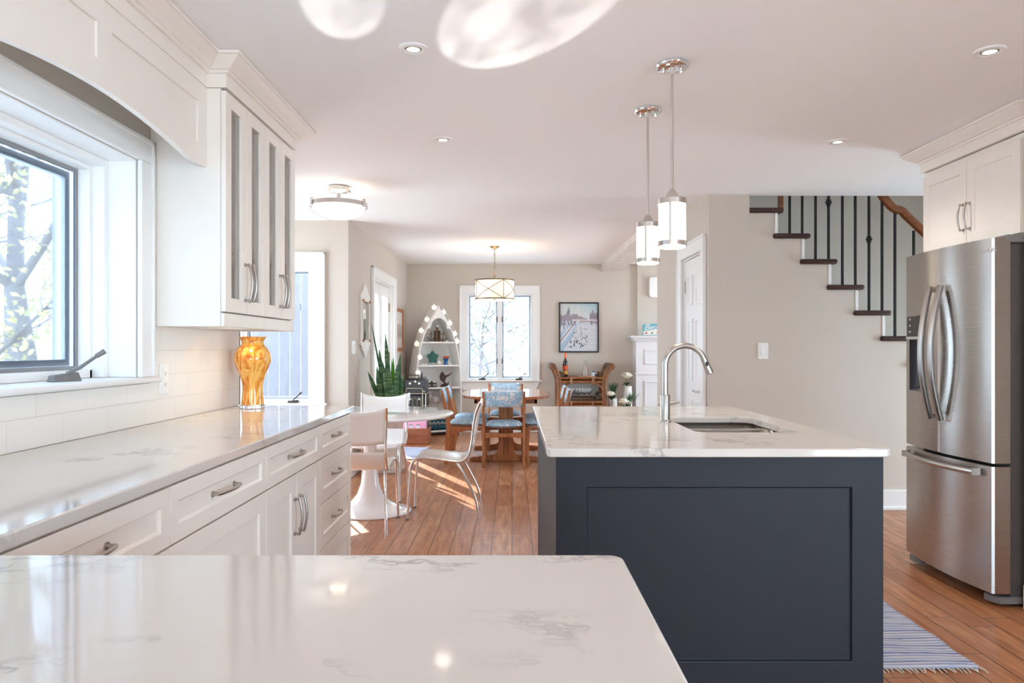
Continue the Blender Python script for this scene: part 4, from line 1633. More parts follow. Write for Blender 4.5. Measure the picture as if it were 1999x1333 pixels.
obj('bowl', b, glow('lit_frosted_bowl', (1.0, .96, .90, 1), .19), t, smooth=70)
for a in (-20, 100, 220):
    ca, sa = math.cos(math.radians(a)), math.sin(math.radians(a))
    b = B().box(-.012, .012, -.006, .006, -.02, .035)
    bmesh.ops.transform(b.bm, matrix=Matrix.Translation((LX + .203 * ca, LY + .203 * sa, 2.205)) @ Matrix.Rotation(math.radians(a + 90), 4, 'Z'), verts=b.bm.verts)
    obj('bracket', b, SATIN, t, bevel=.002)
    b = B().tube([(LX + .20 * ca, LY + .20 * sa, 2.232), (LX + .05 * ca, LY + .05 * sa, zc - .034)], .0016, 6)
    obj('wire', b, SATIN, t)
lamp(t, (LX, LY, 2.24), .4, size=.08)

# drum pendant over the dining table
PX, PY = -.205, 8.56
zc = ceil_z(PY)
BRONZE = paint('antique_brass_metal', (.23, .17, .10, 1), .35, 1.0, var=.1, scale=30)
t = thing('drum_pendant', 'cream drum pendant with bronze lattice straps on a chain', 'pendant light', (PX, PY, zc))
b = B().lathe([(0, zc - .0015), (.064, zc - .0015), (.064, zc - .008), (.03, zc - .022), (.01, zc - .034), (.006, zc - .05), (0, zc - .05)], (PX, PY, 0), 32)
obj('canopy', b, BRONZE, t, smooth=50)
b = B()
z = zc - .046
k = 0
while z > 2.06:
    pts = [(PX + (.008 * math.cos(a) if k % 2 else 0), PY + (0 if k % 2 else .008 * math.cos(a)), z - .015 + .017 * math.sin(a)) for a in [2 * math.pi * i / 12 for i in range(12)]]
    b.tube(pts, .0026, 6, closed=True)
    z -= .027
    k += 1
b.tube([(PX, PY, 2.07), (PX, PY, 2.0)], .008, 10)
obj('chain', b, BRONZE, t)
Rd = .228
Zt, Zb = 2.008, 1.772
FABG = glow('lit_cream_shade_fabric', (1.0, .86, .68, 1), .20)
b = B().lathe([(Rd, Zt), (Rd, Zb)], (PX, PY, 0), 64, cap=False)
obj('shade', b, FABG, t, solid=.003)
b = B().lathe([(0, Zb + .018), (Rd * .98, Zb + .018)], (PX, PY, 0), 48, cap=False)
obj('diffuser', b, glow('lit_drum_diffuser', (1.0, .92, .80, 1), .45), t)
for zz in (Zt - .012, Zb + .004):
    b = B().lathe([(Rd + .002, zz), (Rd + .0045, zz + .001), (Rd + .0045, zz + .013), (Rd + .002, zz + .014)], (PX, PY, 0), 64, cap=False)
    obj('band', b, BRONZE, t, smooth=50)
for k in range(4):
    a0 = math.radians(-62 + 90 * k)
    for s in (0, 1, 2):
        pts = []
        for i in range(15):
            tt = i / 14
            a = a0 if s == 2 else a0 + math.radians(90) * tt
            zz = Zb + .01 + (Zt - Zb - .02) * (tt if s != 1 else 1 - tt)
            pts.append((PX + (Rd + .004) * math.cos(a), PY + (Rd + .004) * math.sin(a), zz))
        b = B().tube(pts, .0035, 6)
        obj('strap', b, BRONZE, t)
b = B().lathe([(0, Zb - .004), (.012, Zb), (.02, Zb + .012), (.02, Zb + .017)], (PX, PY, 0), 20)
obj('finial', b, BRONZE, t)
lamp(t, (PX, PY, 2.04), 1.6, size=.06)
lamp(t, (PX, PY, 1.74), .8, size=.10)

# ------------------------------------------------------------------ tulip table and chrome chairs
tt = thing('tulip_table', 'round glossy white pedestal table in the breakfast nook', 'table', (-1.053, 5.40, 0))
b = B().lathe([(0, .722), (.45, .716), (.56, .704), (.60, .708), (.615, .716), (.617, .722), (.612, .729), (.60, .7315), (0, .7315)], (-1.053, 5.40, 0), 96)
obj('table_top', b, GLOSSW, tt, smooth=50)
b = B().lathe([(.302, .001), (.304, .006), (.300, .011), (.26, .022), (.20, .042), (.14, .075), (.095, .13), (.067, .21), (.052, .31), (.046, .42), (.048, .52), (.06, .61), (.09, .68), (.14, .712), (.15, .716)], (-1.053, 5.40, 0), 64)
obj('pedestal', b, GLOSSW, tt, smooth=60)


def side_profile():
    return [(.245, .0), (.236, .18), (.226, .345), (.216, .385), (.200, .414), (.170, .431), (.120, .434), (.0, .421), (-.10, .409), (-.140, .413), (-.168, .432), (-.190, .470), (-.203, .52), (-.213, .60), (-.222, .68), (-.238, .755), (-.266, .826)]


def make_chair(label):
    """chrome framed chair with a white seat and back, facing +y from its own origin"""
    t = thing('shell_chair', label, 'chair', (0, 0, 0), group='white chrome chairs at the round table')
    prof = side_profile()
    cur = smoothpts([(0, p[0], p[1]) for p in prof], 4)
    for s in (-1, 1):
        flare = lambda p: .186 + .016 * max(0, (p[2] - .6) / .226) + (.012 * max(0, (.40 - p[2]) / .40) if p[1] > 0 else 0)
        b = B().tube([(s * flare(p), p[1], p[2]) for p in cur], .0095, 10, up=(1, 0, 0))
        fr_ = obj('side_frame', b, CHROME, t, smooth=60)
        b = B().lathe([(.011, .0005), (.012, .004), (.011, .012)], (s * flare((0, .245, 0)), .245, 0), 12)
        obj('foot_cap', b, GREYPL, fr_)
        leg = smoothpts([(s * .165, -.095, .405), (s * .172, -.135, .345), (s * .182, -.184, .253), (s * .192, -.234, .142), (s * .198, -.257, .0)], 4)
        b = B().tube(leg, .0095, 10, up=(1, 0, 0))
        obj('rear_leg', b, CHROME, t, smooth=60)
    b = B().tube([(-.165, -.09, .405), (.165, -.09, .405)], .0085, 10).tube([(-.18, .13, .425), (.18, .13, .425)], .0075, 10)
    obj('cross_bar', b, CHROME, t)
    seat = [p for p in cur if p[1] > -.207 and p[2] > .40 and p[2] < .535 and not (p[1] > .205)]
    n = len(seat) - 1

    def sfun(u, v):
        p = seat[min(int(round(u * n)), n)]
        x = (v - .5) * 2
        dip = .010 * (1 - x * x)
        tz = max(0, min(1, (p[2] - .42) / .1)) if p[1] < -.12 else 0
        return (x * .184, p[1] - dip * tz, p[2] + .008 - dip * (1 - tz))
    b = B().grid(sfun, n, 12)
    obj('seat', b, SHELL, t, solid=.012, smooth=60)

    def bfun(u, v):
        x = (v - .5) * 2
        z0_ = .575 + .015 * x * x
        z1_ = .790 + .034 * abs(x) ** 2.2
        z = z0_ + (z1_ - z0_) * u
        # follow the frame curve
        ks = [(.52, -.203), (.60, -.213), (.68, -.222), (.755, -.238), (.826, -.266), (.86, -.28)]
        y = ks[-1][1]
        for (za_, ya_), (zb_, yb_) in zip(ks, ks[1:]):
            if z <= zb_:
                y = ya_ + (yb_ - ya_) * (z - za_) / (zb_ - za_)
                break
        w = .184 + .016 * max(0, (z - .6) / .226)
        return (x * w, y - .018 * (1 - x * x), z)
    b = B().grid(bfun, 8, 14)
    obj('backrest', b, SHELL, t, solid=.012, smooth=60)
    return t


cA = make_chair('white chrome chair standing right of the round table, seen from its side')
cB = dup(cA, (-1.008, 4.937, 0), 0, 'white chrome chair between the drawers and the round table, its back to us')
cC = dup(cA, (-1.077, 5.935, 0), math.pi, 'white chrome chair behind the round table, facing us before the snake plant')
cA.location = (-.49, 5.31, 0)
cA.rotation_euler = (0, 0, math.pi / 2)

# ------------------------------------------------------------------ dining table and upholstered chairs
TX, TY = -.066, 8.22
dt = thing('dining_table', 'oval teak dining table on two trestle pedestals', 'table', (TX, TY, 0))


def superoval(a, b_, n, e):
    out = []
    for i in range(n):
        t = 2 * math.pi * i / n
        c, s = math.cos(t), math.sin(t)
        out.append((a * math.copysign(abs(c) ** (2 / e), c), b_ * math.copysign(abs(s) ** (2 / e), s)))
    return out


b = B()
ol = [(TX + x, TY + y) for x, y in superoval(.492, .775, 72, 2.9)]
b.prism(ol, lambda a, bb_, c: (a, bb_, c), .677, .706)
obj('table_top', b, OAKH, dt, bevel=.006, seg=3)
b = B()
for x0_, x1_ in ((-.33, -.30), (.30, .33)):
    b.box(TX + x0_, TX + x1_, TY - .58, TY + .58, .625, .6765)
for y0_, y1_ in ((-.58, -.555), (.555, .58)):
    b.box(TX - .33, TX + .33, TY + y0_, TY + y1_, .625, .6765)
obj('apron', b, OAK, dt, bevel=.003)
for yc in (7.79, 8.66):
    half = [(.078, .62), (.078, .155), (.082, .12), (.095, .092), (.12, .074), (.15, .066), (.30, .052), (.375, .044), (.385, .032), (.385, .002)]
    b = B()
    pl = half + [(-x, z) for x, z in reversed(half)]
    pl = [(TX + x, z) for x, z in pl]
    b.prism(pl, lambda a, bb_, c: (a, c, bb_), yc - .03, yc + .03)
    pd = obj('pedestal', b, OAK, dt, bevel=.004)
    for dx in (-.021, .021):
        b = B().box(TX + dx - .0015, TX + dx + .0015, yc - .0312, yc + .0312, .004, .62)
        obj('groove', b, TREAD, pd, smooth=0)
    b = B().box(TX - .30, TX + .30, yc - .03, yc + .03, .6205, .6765)
    obj('cross_beam', b, OAK, dt, bevel=.003)
b = B().box(TX - .02, TX + .02, 7.8205, 8.6295, .33, .42)
obj('stretcher', b, paint('dark_red_wood', srgb(104, 48, 30), .4, var=.15, scale=30), dt, bevel=.003)


def make_dining(label):
    """teak framed chair with bird fabric, facing +y"""
    t = thing('dining_chair', label, 'chair', (0, 0, 0), group='teak dining chairs with blue bird fabric')
    for s in (-1, 1):
        pr = [(-.235, 0), (-.200, 0), (-.165, .20), (-.155, .37), (-.172, .46), (-.205, .60), (-.245, .768), (-.272, .772), (-.262, .70), (-.232, .56), (-.214, .45), (-.212, .36), (-.222, .18)]
        b = B().prism(pr, lambda a, bb_, c: (c, a, bb_), s * .205 - .0125, s * .205 + .0125)
        obj('leg', b, OAK, t, bevel=.004)
        pr = [(.165, 0), (.192, 0), (.205, .20), (.212, .385), (.150, .385), (.155, .34), (.166, .20)]
        b = B().prism(pr, lambda a, bb_, c: (c, a, bb_), s * .200 - .0125, s * .200 + .0125)
        obj('leg', b, OAK, t, bevel=.004)
        top_ = [(-.158, .392), (.152, .386)]
        low = [(.150, .345), (.10, .352), (.0, .345), (-.10, .320), (-.158, .295)]
        b = B().prism(top_ + low, lambda a, bb_, c: (c, a, bb_), s * .202 - .011, s * .202 + .011)
        obj('side_rail', b, OAK, t, bevel=.003)
    n = 14
    up_ = [(-.192 + .384 * i / n, .352 - .010 * math.sin(math.pi * i / n)) for i in range(n + 1)]
    lo_ = [(.192 - .384 * i / n, .296 + .010 * math.sin(math.pi * i / n)) for i in range(n + 1)]
    b = B().prism(up_ + lo_, lambda a, bb_, c: (a, c, bb_), -.200, -.178)
    obj('back_rail', b, OAK, t, bevel=.003)
    b = B().prism(up_ + lo_, lambda a, bb_, c: (a, c, bb_ + .035), .168, .188)
    obj('front_rail', b, OAK, t, bevel=.003)

    nu, nw = 14, 14
    b = B()

    def cush(u, v, sgn):
        x, y = (u - .5) * 2, (v - .5) * 2
        k = (1 - abs(x) ** 3.2) * (1 - abs(y) ** 3.2)
        return (x * .188 * (1 - .05 * y * y), .012 + y * .205 * (1 - .06 * x * x), .418 + sgn * .040 * max(k, 0) ** .42)
    b.grid(lambda u, v: cush(u, v, 1), nu, nw)
    b.grid(lambda u, v: cush(u, v, -.75), nu, nw)
    bmesh.ops.remove_doubles(b.bm, verts=b.bm.verts, dist=.0005)
    obj('seat', b, FABRIC, t, smooth=70)
    b = B()

    def backf(u, v, sgn):
        x, z = (u - .5) * 2, (v - .5) * 2
        k = (1 - abs(x) ** 6) * (1 - abs(z) ** 6)
        zz = .690 + z * .078 + (.010 * x * x if z > 0 else 0)
        yy = -.223 - (zz - .60) * .24 + .0 - .016 * (1 - x * x)
        return (x * .1915, yy + sgn * .018 * max(k, 0) ** .35, zz)
    b.grid(lambda u, v: backf(u, v, 1), 14, 10)
    b.grid(lambda u, v: backf(u, v, -1), 14, 10)
    bmesh.ops.remove_doubles(b.bm, verts=b.bm.verts, dist=.0005)
    obj('backrest', b, FABRIC, t, smooth=70)
    return t


d0 = make_dining('blue bird fabric dining chair at the near table end, its back to us')
dup(d0, (-.08, 8.84, 0), math.pi, 'blue bird fabric dining chair at the far table end under the window')
dup(d0, (-.475, 7.785, 0), -math.pi / 2, 'blue bird fabric dining chair on the bookcase side of the table, nearer one')
dup(d0, (-.475, 8.395, 0), -math.pi / 2, 'blue bird fabric dining chair on the bookcase side of the table, farther one')
dup(d0, (.345, 7.785, 0), math.pi / 2, 'blue bird fabric dining chair on the bar cart side of the table, nearer one')
dup(d0, (.345, 8.395, 0), math.pi / 2, 'blue bird fabric dining chair on the bar cart side of the table, farther one')
d0.location = (-.083, 7.56, 0)

# ------------------------------------------------------------------ rugs
RUGA = stripes('blue_white_rag_stripes', 1, [srgb(150, 160, 196), srgb(206, 206, 212), srgb(118, 130, 186), srgb(196, 200, 206), srgb(160, 176, 206), srgb(210, 208, 210)], .075, .28)
RUGB = stripes('pale_blue_white_stripes', 1, [srgb(196, 194, 206), srgb(136, 136, 166), srgb(200, 198, 208), srgb(160, 158, 184)], .16, .12)
CREAM = paint('cream_cotton_fringe', srgb(226, 218, 206), .9, var=.05)


def rug(label, x0, x1, y0, y1, mat, fringe=True):
    t = thing('rug', label, 'rug', ((x0 + x1) / 2, (y0 + y1) / 2, 0))
    rnd = random.Random(4)
    b = B().grid(lambda u, v: (x0 + (x1 - x0) * u + .004 * math.sin(v * 40), y0 + (y1 - y0) * v, .006 + .002 * math.sin(u * 9 + v * 23)), 24, 40)
    obj('weave', b, mat, t, solid=.005)
    if fringe:
        b = B()
        for e, s in ((y0, -1), (y1, 1)):
            n = int((x1 - x0) / .018)
            for i in range(n + 1):
                x = x0 + (x1 - x0) * i / n
                dx = rnd.uniform(-.012, .012)
                b.tube([(x, e, .006), (x + dx * .5, e + s * .018, .007), (x + dx, e + s * rnd.uniform(.028, .042), .003)], [.0035, .003, .0015], 5)
        fo = obj('fringe', b, CREAM, t)
    return t


rug('blue and grey striped rag runner with fringe between island and fridge', 1.15, 1.762, 2.735, 4.15, RUGA)
rug('pale striped door mat before the glazed double door', -1.46, -1.0, 7.86, 8.82, RUGB, False)

# ------------------------------------------------------------------ snake plant
pl = thing('snake_plant', 'tall snake plant in a whitewashed tapered planter beside the glazed door', 'plant', (-1.29, 7.20, 0))
PXc, PYc = -1.27, 7.20
b = B()
nv, nf = b.bm.verts.new, b.bm.faces.new
lev = [(.185, .001), (.145, .30), (.195, .575)]
rg = [[nv((PXc + sx * r, PYc + sy * r, z)) for sx, sy in ((-1, -1), (1, -1), (1, 1), (-1, 1))] for r, z in lev]
rg.append([nv((PXc + sx * .178, PYc + sy * .178, .575)) for sx, sy in ((-1, -1), (1, -1), (1, 1), (-1, 1))])
rg.append([nv((PXc + sx * .165, PYc + sy * .165, .53)) for sx, sy in ((-1, -1), (1, -1), (1, 1), (-1, 1))])
for a, c in zip(rg, rg[1:]):
    for j in range(4):
        nf([a[j], a[(j + 1) % 4], c[(j + 1) % 4], c[j]])
nf(rg[0][::-1])
nf(rg[-1])
obj('planter', b, WHITEWASH, pl, smooth=0, bevel=.004)
b = B().box(PXc - .164, PXc + .164, PYc - .164, PYc + .164, .50, .545)
obj('soil', b, paint('dark_soil', srgb(58, 44, 36), .95, var=.4, scale=60), pl)


def leaf_mat():
    m = NT('banded_snake_plant_leaf')
    v = m.coords('Object', (1, 1, 6))
    n = m.noise(v, 7.0, 4, .6, 1.2)
    c = m.ramp(n, [(.35, srgb(36, 76, 48)), (.52, srgb(66, 116, 70)), (.66, srgb(132, 164, 112))])
    m.set(Base_Color=c, Roughness=.35)
    return m.m


LEAF = leaf_mat()
LEAFB = paint('bright_green_leaf', srgb(96, 168, 46), .4, var=.15, scale=30)


def leaf(p0, p1, w, bend, mat, parent, twist=0.0, name='leaf'):
    p0, p1 = Vector(p0), Vector(p1)
    d = p1 - p0
    side = d.cross(Vector((math.sin(twist), -math.cos(twist), .0))).normalized()
    nrm = side.cross(d).normalized()
    b = B()

    def f(u, v):
        s = (v - .5) * 2
        wid = w * (.55 + .45 * math.sin(min(u * 1.7, 1.2) * math.pi / 2.4) * 1.0) * (1 - max(0, (u - .55) / .45) ** 2.2 * .97)
        c = p0 + d * u + nrm * (bend * math.sin(u * math.pi * .9)) + side * (bend * .5 * u * u)
        return c + side * (s * wid) + nrm * (s * s * wid * .35)
    b.grid(f, 14, 4)
    return obj(name, b, mat, parent, solid=.003, smooth=70)


def PP(u, v, Y):
    return (ux(u, Y), Y, vz(v, Y))


LV = [((752, 779), (719, 725), 7.18, .034, -.03, LEAF), ((757, 779), (739, 683), 7.25, .034, .02, LEAF), ((759, 778), (722, 632), 7.30, .012, .03, LEAF),
      ((762, 778), (753, 650), 7.22, .030, -.01, LEAF), ((766, 778), (752, 692), 7.15, .036, .02, LEAF), ((768, 778), (765, 700), 7.24, .018, .0, LEAFB),
      ((772, 779), (780, 688), 7.27, .030, .02, LEAF), ((770, 778), (768, 698), 7.30, .020, .0, LEAFB), ((776, 779), (782, 722), 7.18, .034, -.02, LEAF),
      ((756, 779), (735, 715), 7.12, .036, .02, LEAF), ((763, 779), (747, 705), 7.10, .030, .0, LEAF), ((774, 779), (789, 730), 7.33, .022, .0, LEAF),
      ((760, 779), (762, 720), 7.08, .034, -.02, LEAF), ((768, 779), (774, 712), 7.12, .030, .01, LEAF)]
for i, (a, c, Y, w, bd, mt) in enumerate(LV):
    p0 = Vector(PP(a[0], a[1], Y))
    p1 = Vector(PP(c[0], c[1], Y))
    base = Vector((max(PXc - .15, min(PXc + .15, p0.x)), max(PYc - .12, min(PYc + .12, Y)), .50))
    leaf(base, p1, w * .86, bd, mt, pl, twist=(i * 1.3) % .9 - .45)

# ------------------------------------------------------------------ wall mirror, framed print, painting
MIRR = paint('old_mirror_glass', (.78, .80, .78, 1), .04, 1.0, var=.05, scale=6)
CHALK = paint('distressed_white_paint', srgb(232, 228, 222), .7, var=.08, scale=30)
mr = thing('wall_mirror', 'ornate distressed white mirror on the dining wall before the glazed door', 'mirror', (-1.512, 7.41, 1.48))
c0 = 7.41
outl = [(.0, .375), (.03, .37), (.05, .345), (.09, .335), (.11, .30), (.15, .30), (.17, .275), (.215, .265), (.235, .24), (.225, .21), (.21, .20), (.21, -.20), (.225, -.215), (.232, -.245),
        (.20, -.255), (.17, -.265), (.15, -.295), (.11, -.30), (.09, -.325), (.055, -.335), (.035, -.362), (0, -.372)]
full = [(c0 + a, 1.485 + z) for a, z in outl] + [(c0 - a, 1.485 + z) for a, z in reversed(outl[1:-1])]
inn = []
for (a, z) in full:
    dy, dz = a - c0, z - 1.485
    inn.append((c0 + max(-.155, min(.155, dy * .9)), 1.485 + max(-.20, min(.20, dz * .9))))
b = B().ring(full, inn, YZ, -1.511, -1.490)
obj('frame', b, CHALK, mr, bevel=.003)
b = B().box(-1.5105, -1.500, c0 - .16, c0 + .16, 1.28, 1.69)
obj('mirror_glass', b, MIRR, mr, smooth=0)
b = B()
o_ = [(c0 - .165, 1.275), (c0 + .165, 1.275), (c0 + .165, 1.695), (c0 - .165, 1.695)]
i_ = [(c0 - .148, 1.292), (c0 + .148, 1.292), (c0 + .148, 1.678), (c0 - .148, 1.678)]
b.ring(o_, i_, YZ, -1.492, -1.482)
obj('inner_moulding', b, WHITEWASH, mr, bevel=.003)
for y_ in (c0 - .155, c0 + .155):
    for z_ in (1.285, 1.685):
        b = B().ball((-1.482, y_, z_), .014, 10, 8)
        obj('rosette', b, OAK, mr)

fp = thing('framed_print', 'small brown framed print between the glazed door and the corner', 'picture', (-1.512, 9.68, 1.45))
b = B()
o_ = [(9.365, 1.165), (9.985, 1.165), (9.985, 1.735), (9.365, 1.735)]
i_ = [(9.41, 1.21), (9.94, 1.21), (9.94, 1.69), (9.41, 1.69)]
b.ring(o_, i_, YZ, -1.5115, -1.485)
obj('frame', b, OAK, fp, bevel=.003)


def dusty_print():
    m = NT('pale_rose_print')
    tc = m.n('ShaderNodeTexCoord')
    sx = m.n('ShaderNodeSeparateXYZ', {0: tc.outputs['Object']})
    z = m.math('ADD', sx.outputs[2], m.math('MULTIPLY', m.noise(m.coords('Object'), 8), .05))
    m.set(Base_Color=m.ramp(m.math('ADD', m.math('MULTIPLY', z, 2.0), .5), [(0, srgb(196, 180, 176)), (.28, srgb(214, 206, 200)), (.4, srgb(176, 156, 150)), (.7, srgb(196, 186, 180)), (.72, srgb(226, 222, 216))]), Roughness=.4)
    return m.m


b = B().box(-1.511, -1.503, 9.405, 9.945, 1.205, 1.695)
obj('print', b, dusty_print(), fp, smooth=0)


# winter canal painting: the picture is painted cell by cell on a flat grid
def painting_rgb(x, y, rnd):
    """x, y from 0 to 1, y up"""
    def mixc(a, c, t):
        return tuple(a[i] + (c[i] - a[i]) * t for i in range(3))
    n = rnd.uniform(-1, 1)
    sky_l, sky_r = (204, 208, 206), (160, 196, 206)
    col = mixc(sky_l, sky_r, max(0, min(1, (x - .35) * 1.1 + (y - .9) * 2.5)))
    if y > .62:
        # skyline
        h = .70 + .03 * math.sin(x * 31) * .5
        if x < .48:
            h = .755 + .02 * math.sin(x * 60)
            if .16 < x < .26:
                h = max(h, .94 - abs(x - .225) * 2.6)
            if x > .28:
                h = .755 + .035 * abs(math.sin(x * 52))
        elif x < .78:
            h = .745 - (x - .48) * .28
        else:
            h = .77 + .04 * abs(math.sin(x * 40))
            if .84 < x < .90:
                h = max(h, .88 - abs(x - .87) * 2)
        if y < h:
            col = (150, 138, 150)
            if x < .3 and y > .78:
                col = (128, 130, 142)
            if x > .8 and .71 < y < .745 and math.sin(x * 90) > 0:
                col = (90, 84, 96)
    if .635 < y <= .665 and x > .32:
        col = (214, 206, 206)
    if .655 < y <= .66 and x > .32:
        col = (168, 138, 150)
    if y <= .635:
        col = (214, 214, 220)
        if x > .45 and y > .55:
            t = ((x - .72) / .26) ** 2
            arch_ = .61 - .05 * t
            col = (206, 206, 214) if y < arch_ else (160, 148, 160)
            if .81 < x < .87:
                col = (118, 100, 118)
        # left bank with blue shade bands running up to the right
        edge = .02 + .50 * (1 - y / .62) if False else None
        bx = .50 - (.58 - y) * .86 if y < .58 else .5
        if x < bx:
            k = (y - (x * 1.15)) if True else 0
            s = math.sin((y - x * 1.05) * 26)
            col = mixc((230, 230, 233), (172, 196, 216), .5 + .5 * s)
            if abs(y - (x * 1.0 + .20)) < .018:
                col = (150, 118, 122)
            if y > .52 and x < .42:
                col = mixc(col, (128, 112, 128), .75 if (math.sin(x * 70 + y * 30) > -.2 and y > .545) else .15)
            if .08 < x < .11 and .46 < y < .6:
                col = (104, 92, 108)
        else:
            col = mixc(col, (196, 202, 212), .35 + .3 * math.sin(y * 60 + x * 7))
            if abs(x - bx) < .06 and y < .4:
                col = mixc(col, (136, 170, 206), .7)
    if abs(x - .485) < .008:
        col = mixc(col, (240, 240, 240), .5)  # pale fold highlight put into the picture's colour
    return tuple(max(0, min(255, c + n * 7)) for c in col)


ptx, ptz = ux(1130, 10.45), vz(639, 10.45)
PW, PH = 78 * 10.45 / FPX, 98 * 10.45 / FPX
pg = thing('painting', 'black framed winter canal painting above the rattan bar cart', 'picture', (ptx, 10.46, ptz))
b = B()
o_ = [(ptx - PW / 2, ptz - PH / 2), (ptx + PW / 2, ptz - PH / 2), (ptx + PW / 2, ptz + PH / 2), (ptx - PW / 2, ptz + PH / 2)]
w_ = .020
i_ = [(ptx - PW / 2 + w_, ptz - PH / 2 + w_), (ptx + PW / 2 - w_, ptz - PH / 2 + w_), (ptx + PW / 2 - w_, ptz + PH / 2 - w_), (ptx - PW / 2 + w_, ptz + PH / 2 - w_)]
b.ring(o_, i_, XZ, 10.430, 10.4595)
obj('frame', b, paint('black_brown_frame', srgb(40, 34, 30), .4, var=.1), pg, bevel=.003)


def painted(name, fn, x0, x1, z0, z1, nx, nz, place, parent, rough=.5):
    rnd = random.Random(11)
    me = bpy.data.meshes.new(name)
    vs_ = []
    for j in range(nz + 1):
        for i in range(nx + 1):
            vs_.append(place(x0 + (x1 - x0) * i / nx, z0 + (z1 - z0) * j / nz))
    if parent:
        off = wloc(parent)
        vs_ = [Vector(v) - off for v in vs_]
    fs = [(j * (nx + 1) + i, j * (nx + 1) + i + 1, (j + 1) * (nx + 1) + i + 1, (j + 1) * (nx + 1) + i) for j in range(nz) for i in range(nx)]
    me.from_pydata([tuple(v) for v in vs_], [], fs)
    at = me.color_attributes.new('paint', 'FLOAT_COLOR', 'CORNER')
    k = 0
    for j in range(nz):
        for i in range(nx):
            c = srgb(*fn((i + .5) / nx, (j + .5) / nz, rnd))
            for _ in range(4):
                at.data[k].color = c
                k += 1
    m = NT(name + '_paint')
    ca = m.n('ShaderNodeVertexColor', layer_name='paint')
    n_ = m.noise(m.coords('Object'), 60.0)
    m.set(Base_Color=m.mix(m.math('MULTIPLY', n_, .12), ca.outputs[0], srgb(206, 206, 206)), Roughness=rough)
    me.materials.append(m.m)
    o = bpy.data.objects.new(name, me)
    COL.objects.link(o)
    if parent:
        o.parent = parent
    return o


SKATERS = []
_r = random.Random(7)
for k in range(64):
    t_ = _r.random() ** .7
    y_ = .52 - .44 * t_
    x_ = .45 + _r.uniform(-.12, .40) * (1 - .1 * t_) - .12 * t_
    SKATERS.append((x_, y_, .004 + .006 * t_, .007 + .016 * t_))


def canal(x, y, rnd):
    c = painting_rgb(x, y, rnd)
    for sx_, sy_, sw, sh in SKATERS:
        if abs(x - sx_) < sw and abs(y - sy_) < sh:
            return (64, 58, 66)
    return c


painted('canvas', canal, ptx - PW / 2 + w_ - .002, ptx + PW / 2 - w_ + .002, ptz - PH / 2 + w_ - .002, ptz + PH / 2 - w_ + .002, 84, 108, lambda a, c: (a, 10.447, c), pg)

# ------------------------------------------------------------------ boat bookcase
BW_ = paint('soft_white_boat_paint', srgb(232, 230, 226), .55, var=.02, scale=8)
TH_ = math.radians(28)
BX, BY = -1.005, 10.01
bo = thing('boat_bookcase', 'white boat shaped bookcase with pointed top in the dining corner', 'bookcase', (0, 0, 0))
HW = [(.0, .336), (.3, .343), (.60, .343), (.87, .333), (1.10, .302), (1.266, .265), (1.44, .205), (1.61, .112), (1.725, .036), (1.80, .0)]


def hw(z):
    for (a, wa), (c, wc) in zip(HW, HW[1:]):
        if z <= c:
            return wa + (wc - wa) * (z - a) / (c - a)
    return 0


zs = [0, .15, .3, .45, .6, .74, .87, .98, 1.10, 1.18, 1.266, 1.35, 1.44, 1.53, 1.61, 1.67, 1.725, 1.77, 1.80]
DP = .30
b = B()
nv, nf = b.bm.verts.new, b.bm.faces.new


def hull(sc, inset, y):
    o = []
    for z in zs:
        w = max(hw(z) * sc - inset, 0)
        o.append((-w, y, max(.002, z - (.03 if (z > 1.79 and inset) else 0))))
    right = [(-x, yy, z) for x, yy, z in reversed(o[:-1])]
    return o + right


rows = [hull(1, 0, 0), hull(.97, 0, DP), hull(.97, .016, DP), hull(1, .016, 0)]
rv = [[nv(p) for p in r] for r in rows]
n = len(rv[0])
for a, c in ((0, 1), (1, 2), (2, 3), (3, 0)):
    for i in range(n - 1):
        nf([rv[a][i], rv[a][i + 1], rv[c][i + 1], rv[c][i]])
for e in (0, n - 1):
    nf([rv[k][e] for k in range(4)])
obj('hull', b, BW_, bo, smooth=50)
b = B()
b.prism([(x, z) for x, yy, z in hull(.97, .008, 0)], lambda a, bb_, c: (a, c, bb_), DP - .012, DP - .002)
obj('back_panel', b, BW_, bo, smooth=0)
# spandrel closing the bow, with an arched lower edge
b = B()
arch_pts = [(.118 * math.cos(math.radians(a)), 1.500 + .118 * math.sin(math.radians(a))) for a in range(0, 181, 12)]
wz = hw(1.47) - .010
pts_ = [(wz, 1.47), (.118, 1.478)] + arch_pts + [(-.118, 1.478), (-wz, 1.47), (-(hw(1.61) - .006), 1.61), (-(hw(1.725) - .003), 1.725), (0, 1.792), (hw(1.725) - .003, 1.725), (hw(1.61) - .006, 1.61)]
b.prism(pts_, lambda a, bb_, c: (a, c, bb_), -.004, .016)
obj('bow_board', b, BW_, bo, smooth=30)
SHZ = [.075, .668, .975, 1.295]
for z in SHZ:
    b = B()
    w0, w1_ = hw(z) - .017, hw(z) * .97 - .017
    b.prism([(-w0, .006), (w0, .006), (w1_, DP - .013), (-w1_, DP - .013)], lambda a, bb_, c: (a, bb_, c), z - .022, z)
    obj('shelf', b, BW_, bo, bevel=.002)
bo.location = (BX, BY, 0)
bo.rotation_euler = (0, 0, TH_)


def bs(lx, ly, z):
    """point on the bookcase to world"""
    c, s = math.cos(TH_), math.sin(TH_)
    return (BX + lx * c - ly * s, BY + lx * s + ly * c, z)


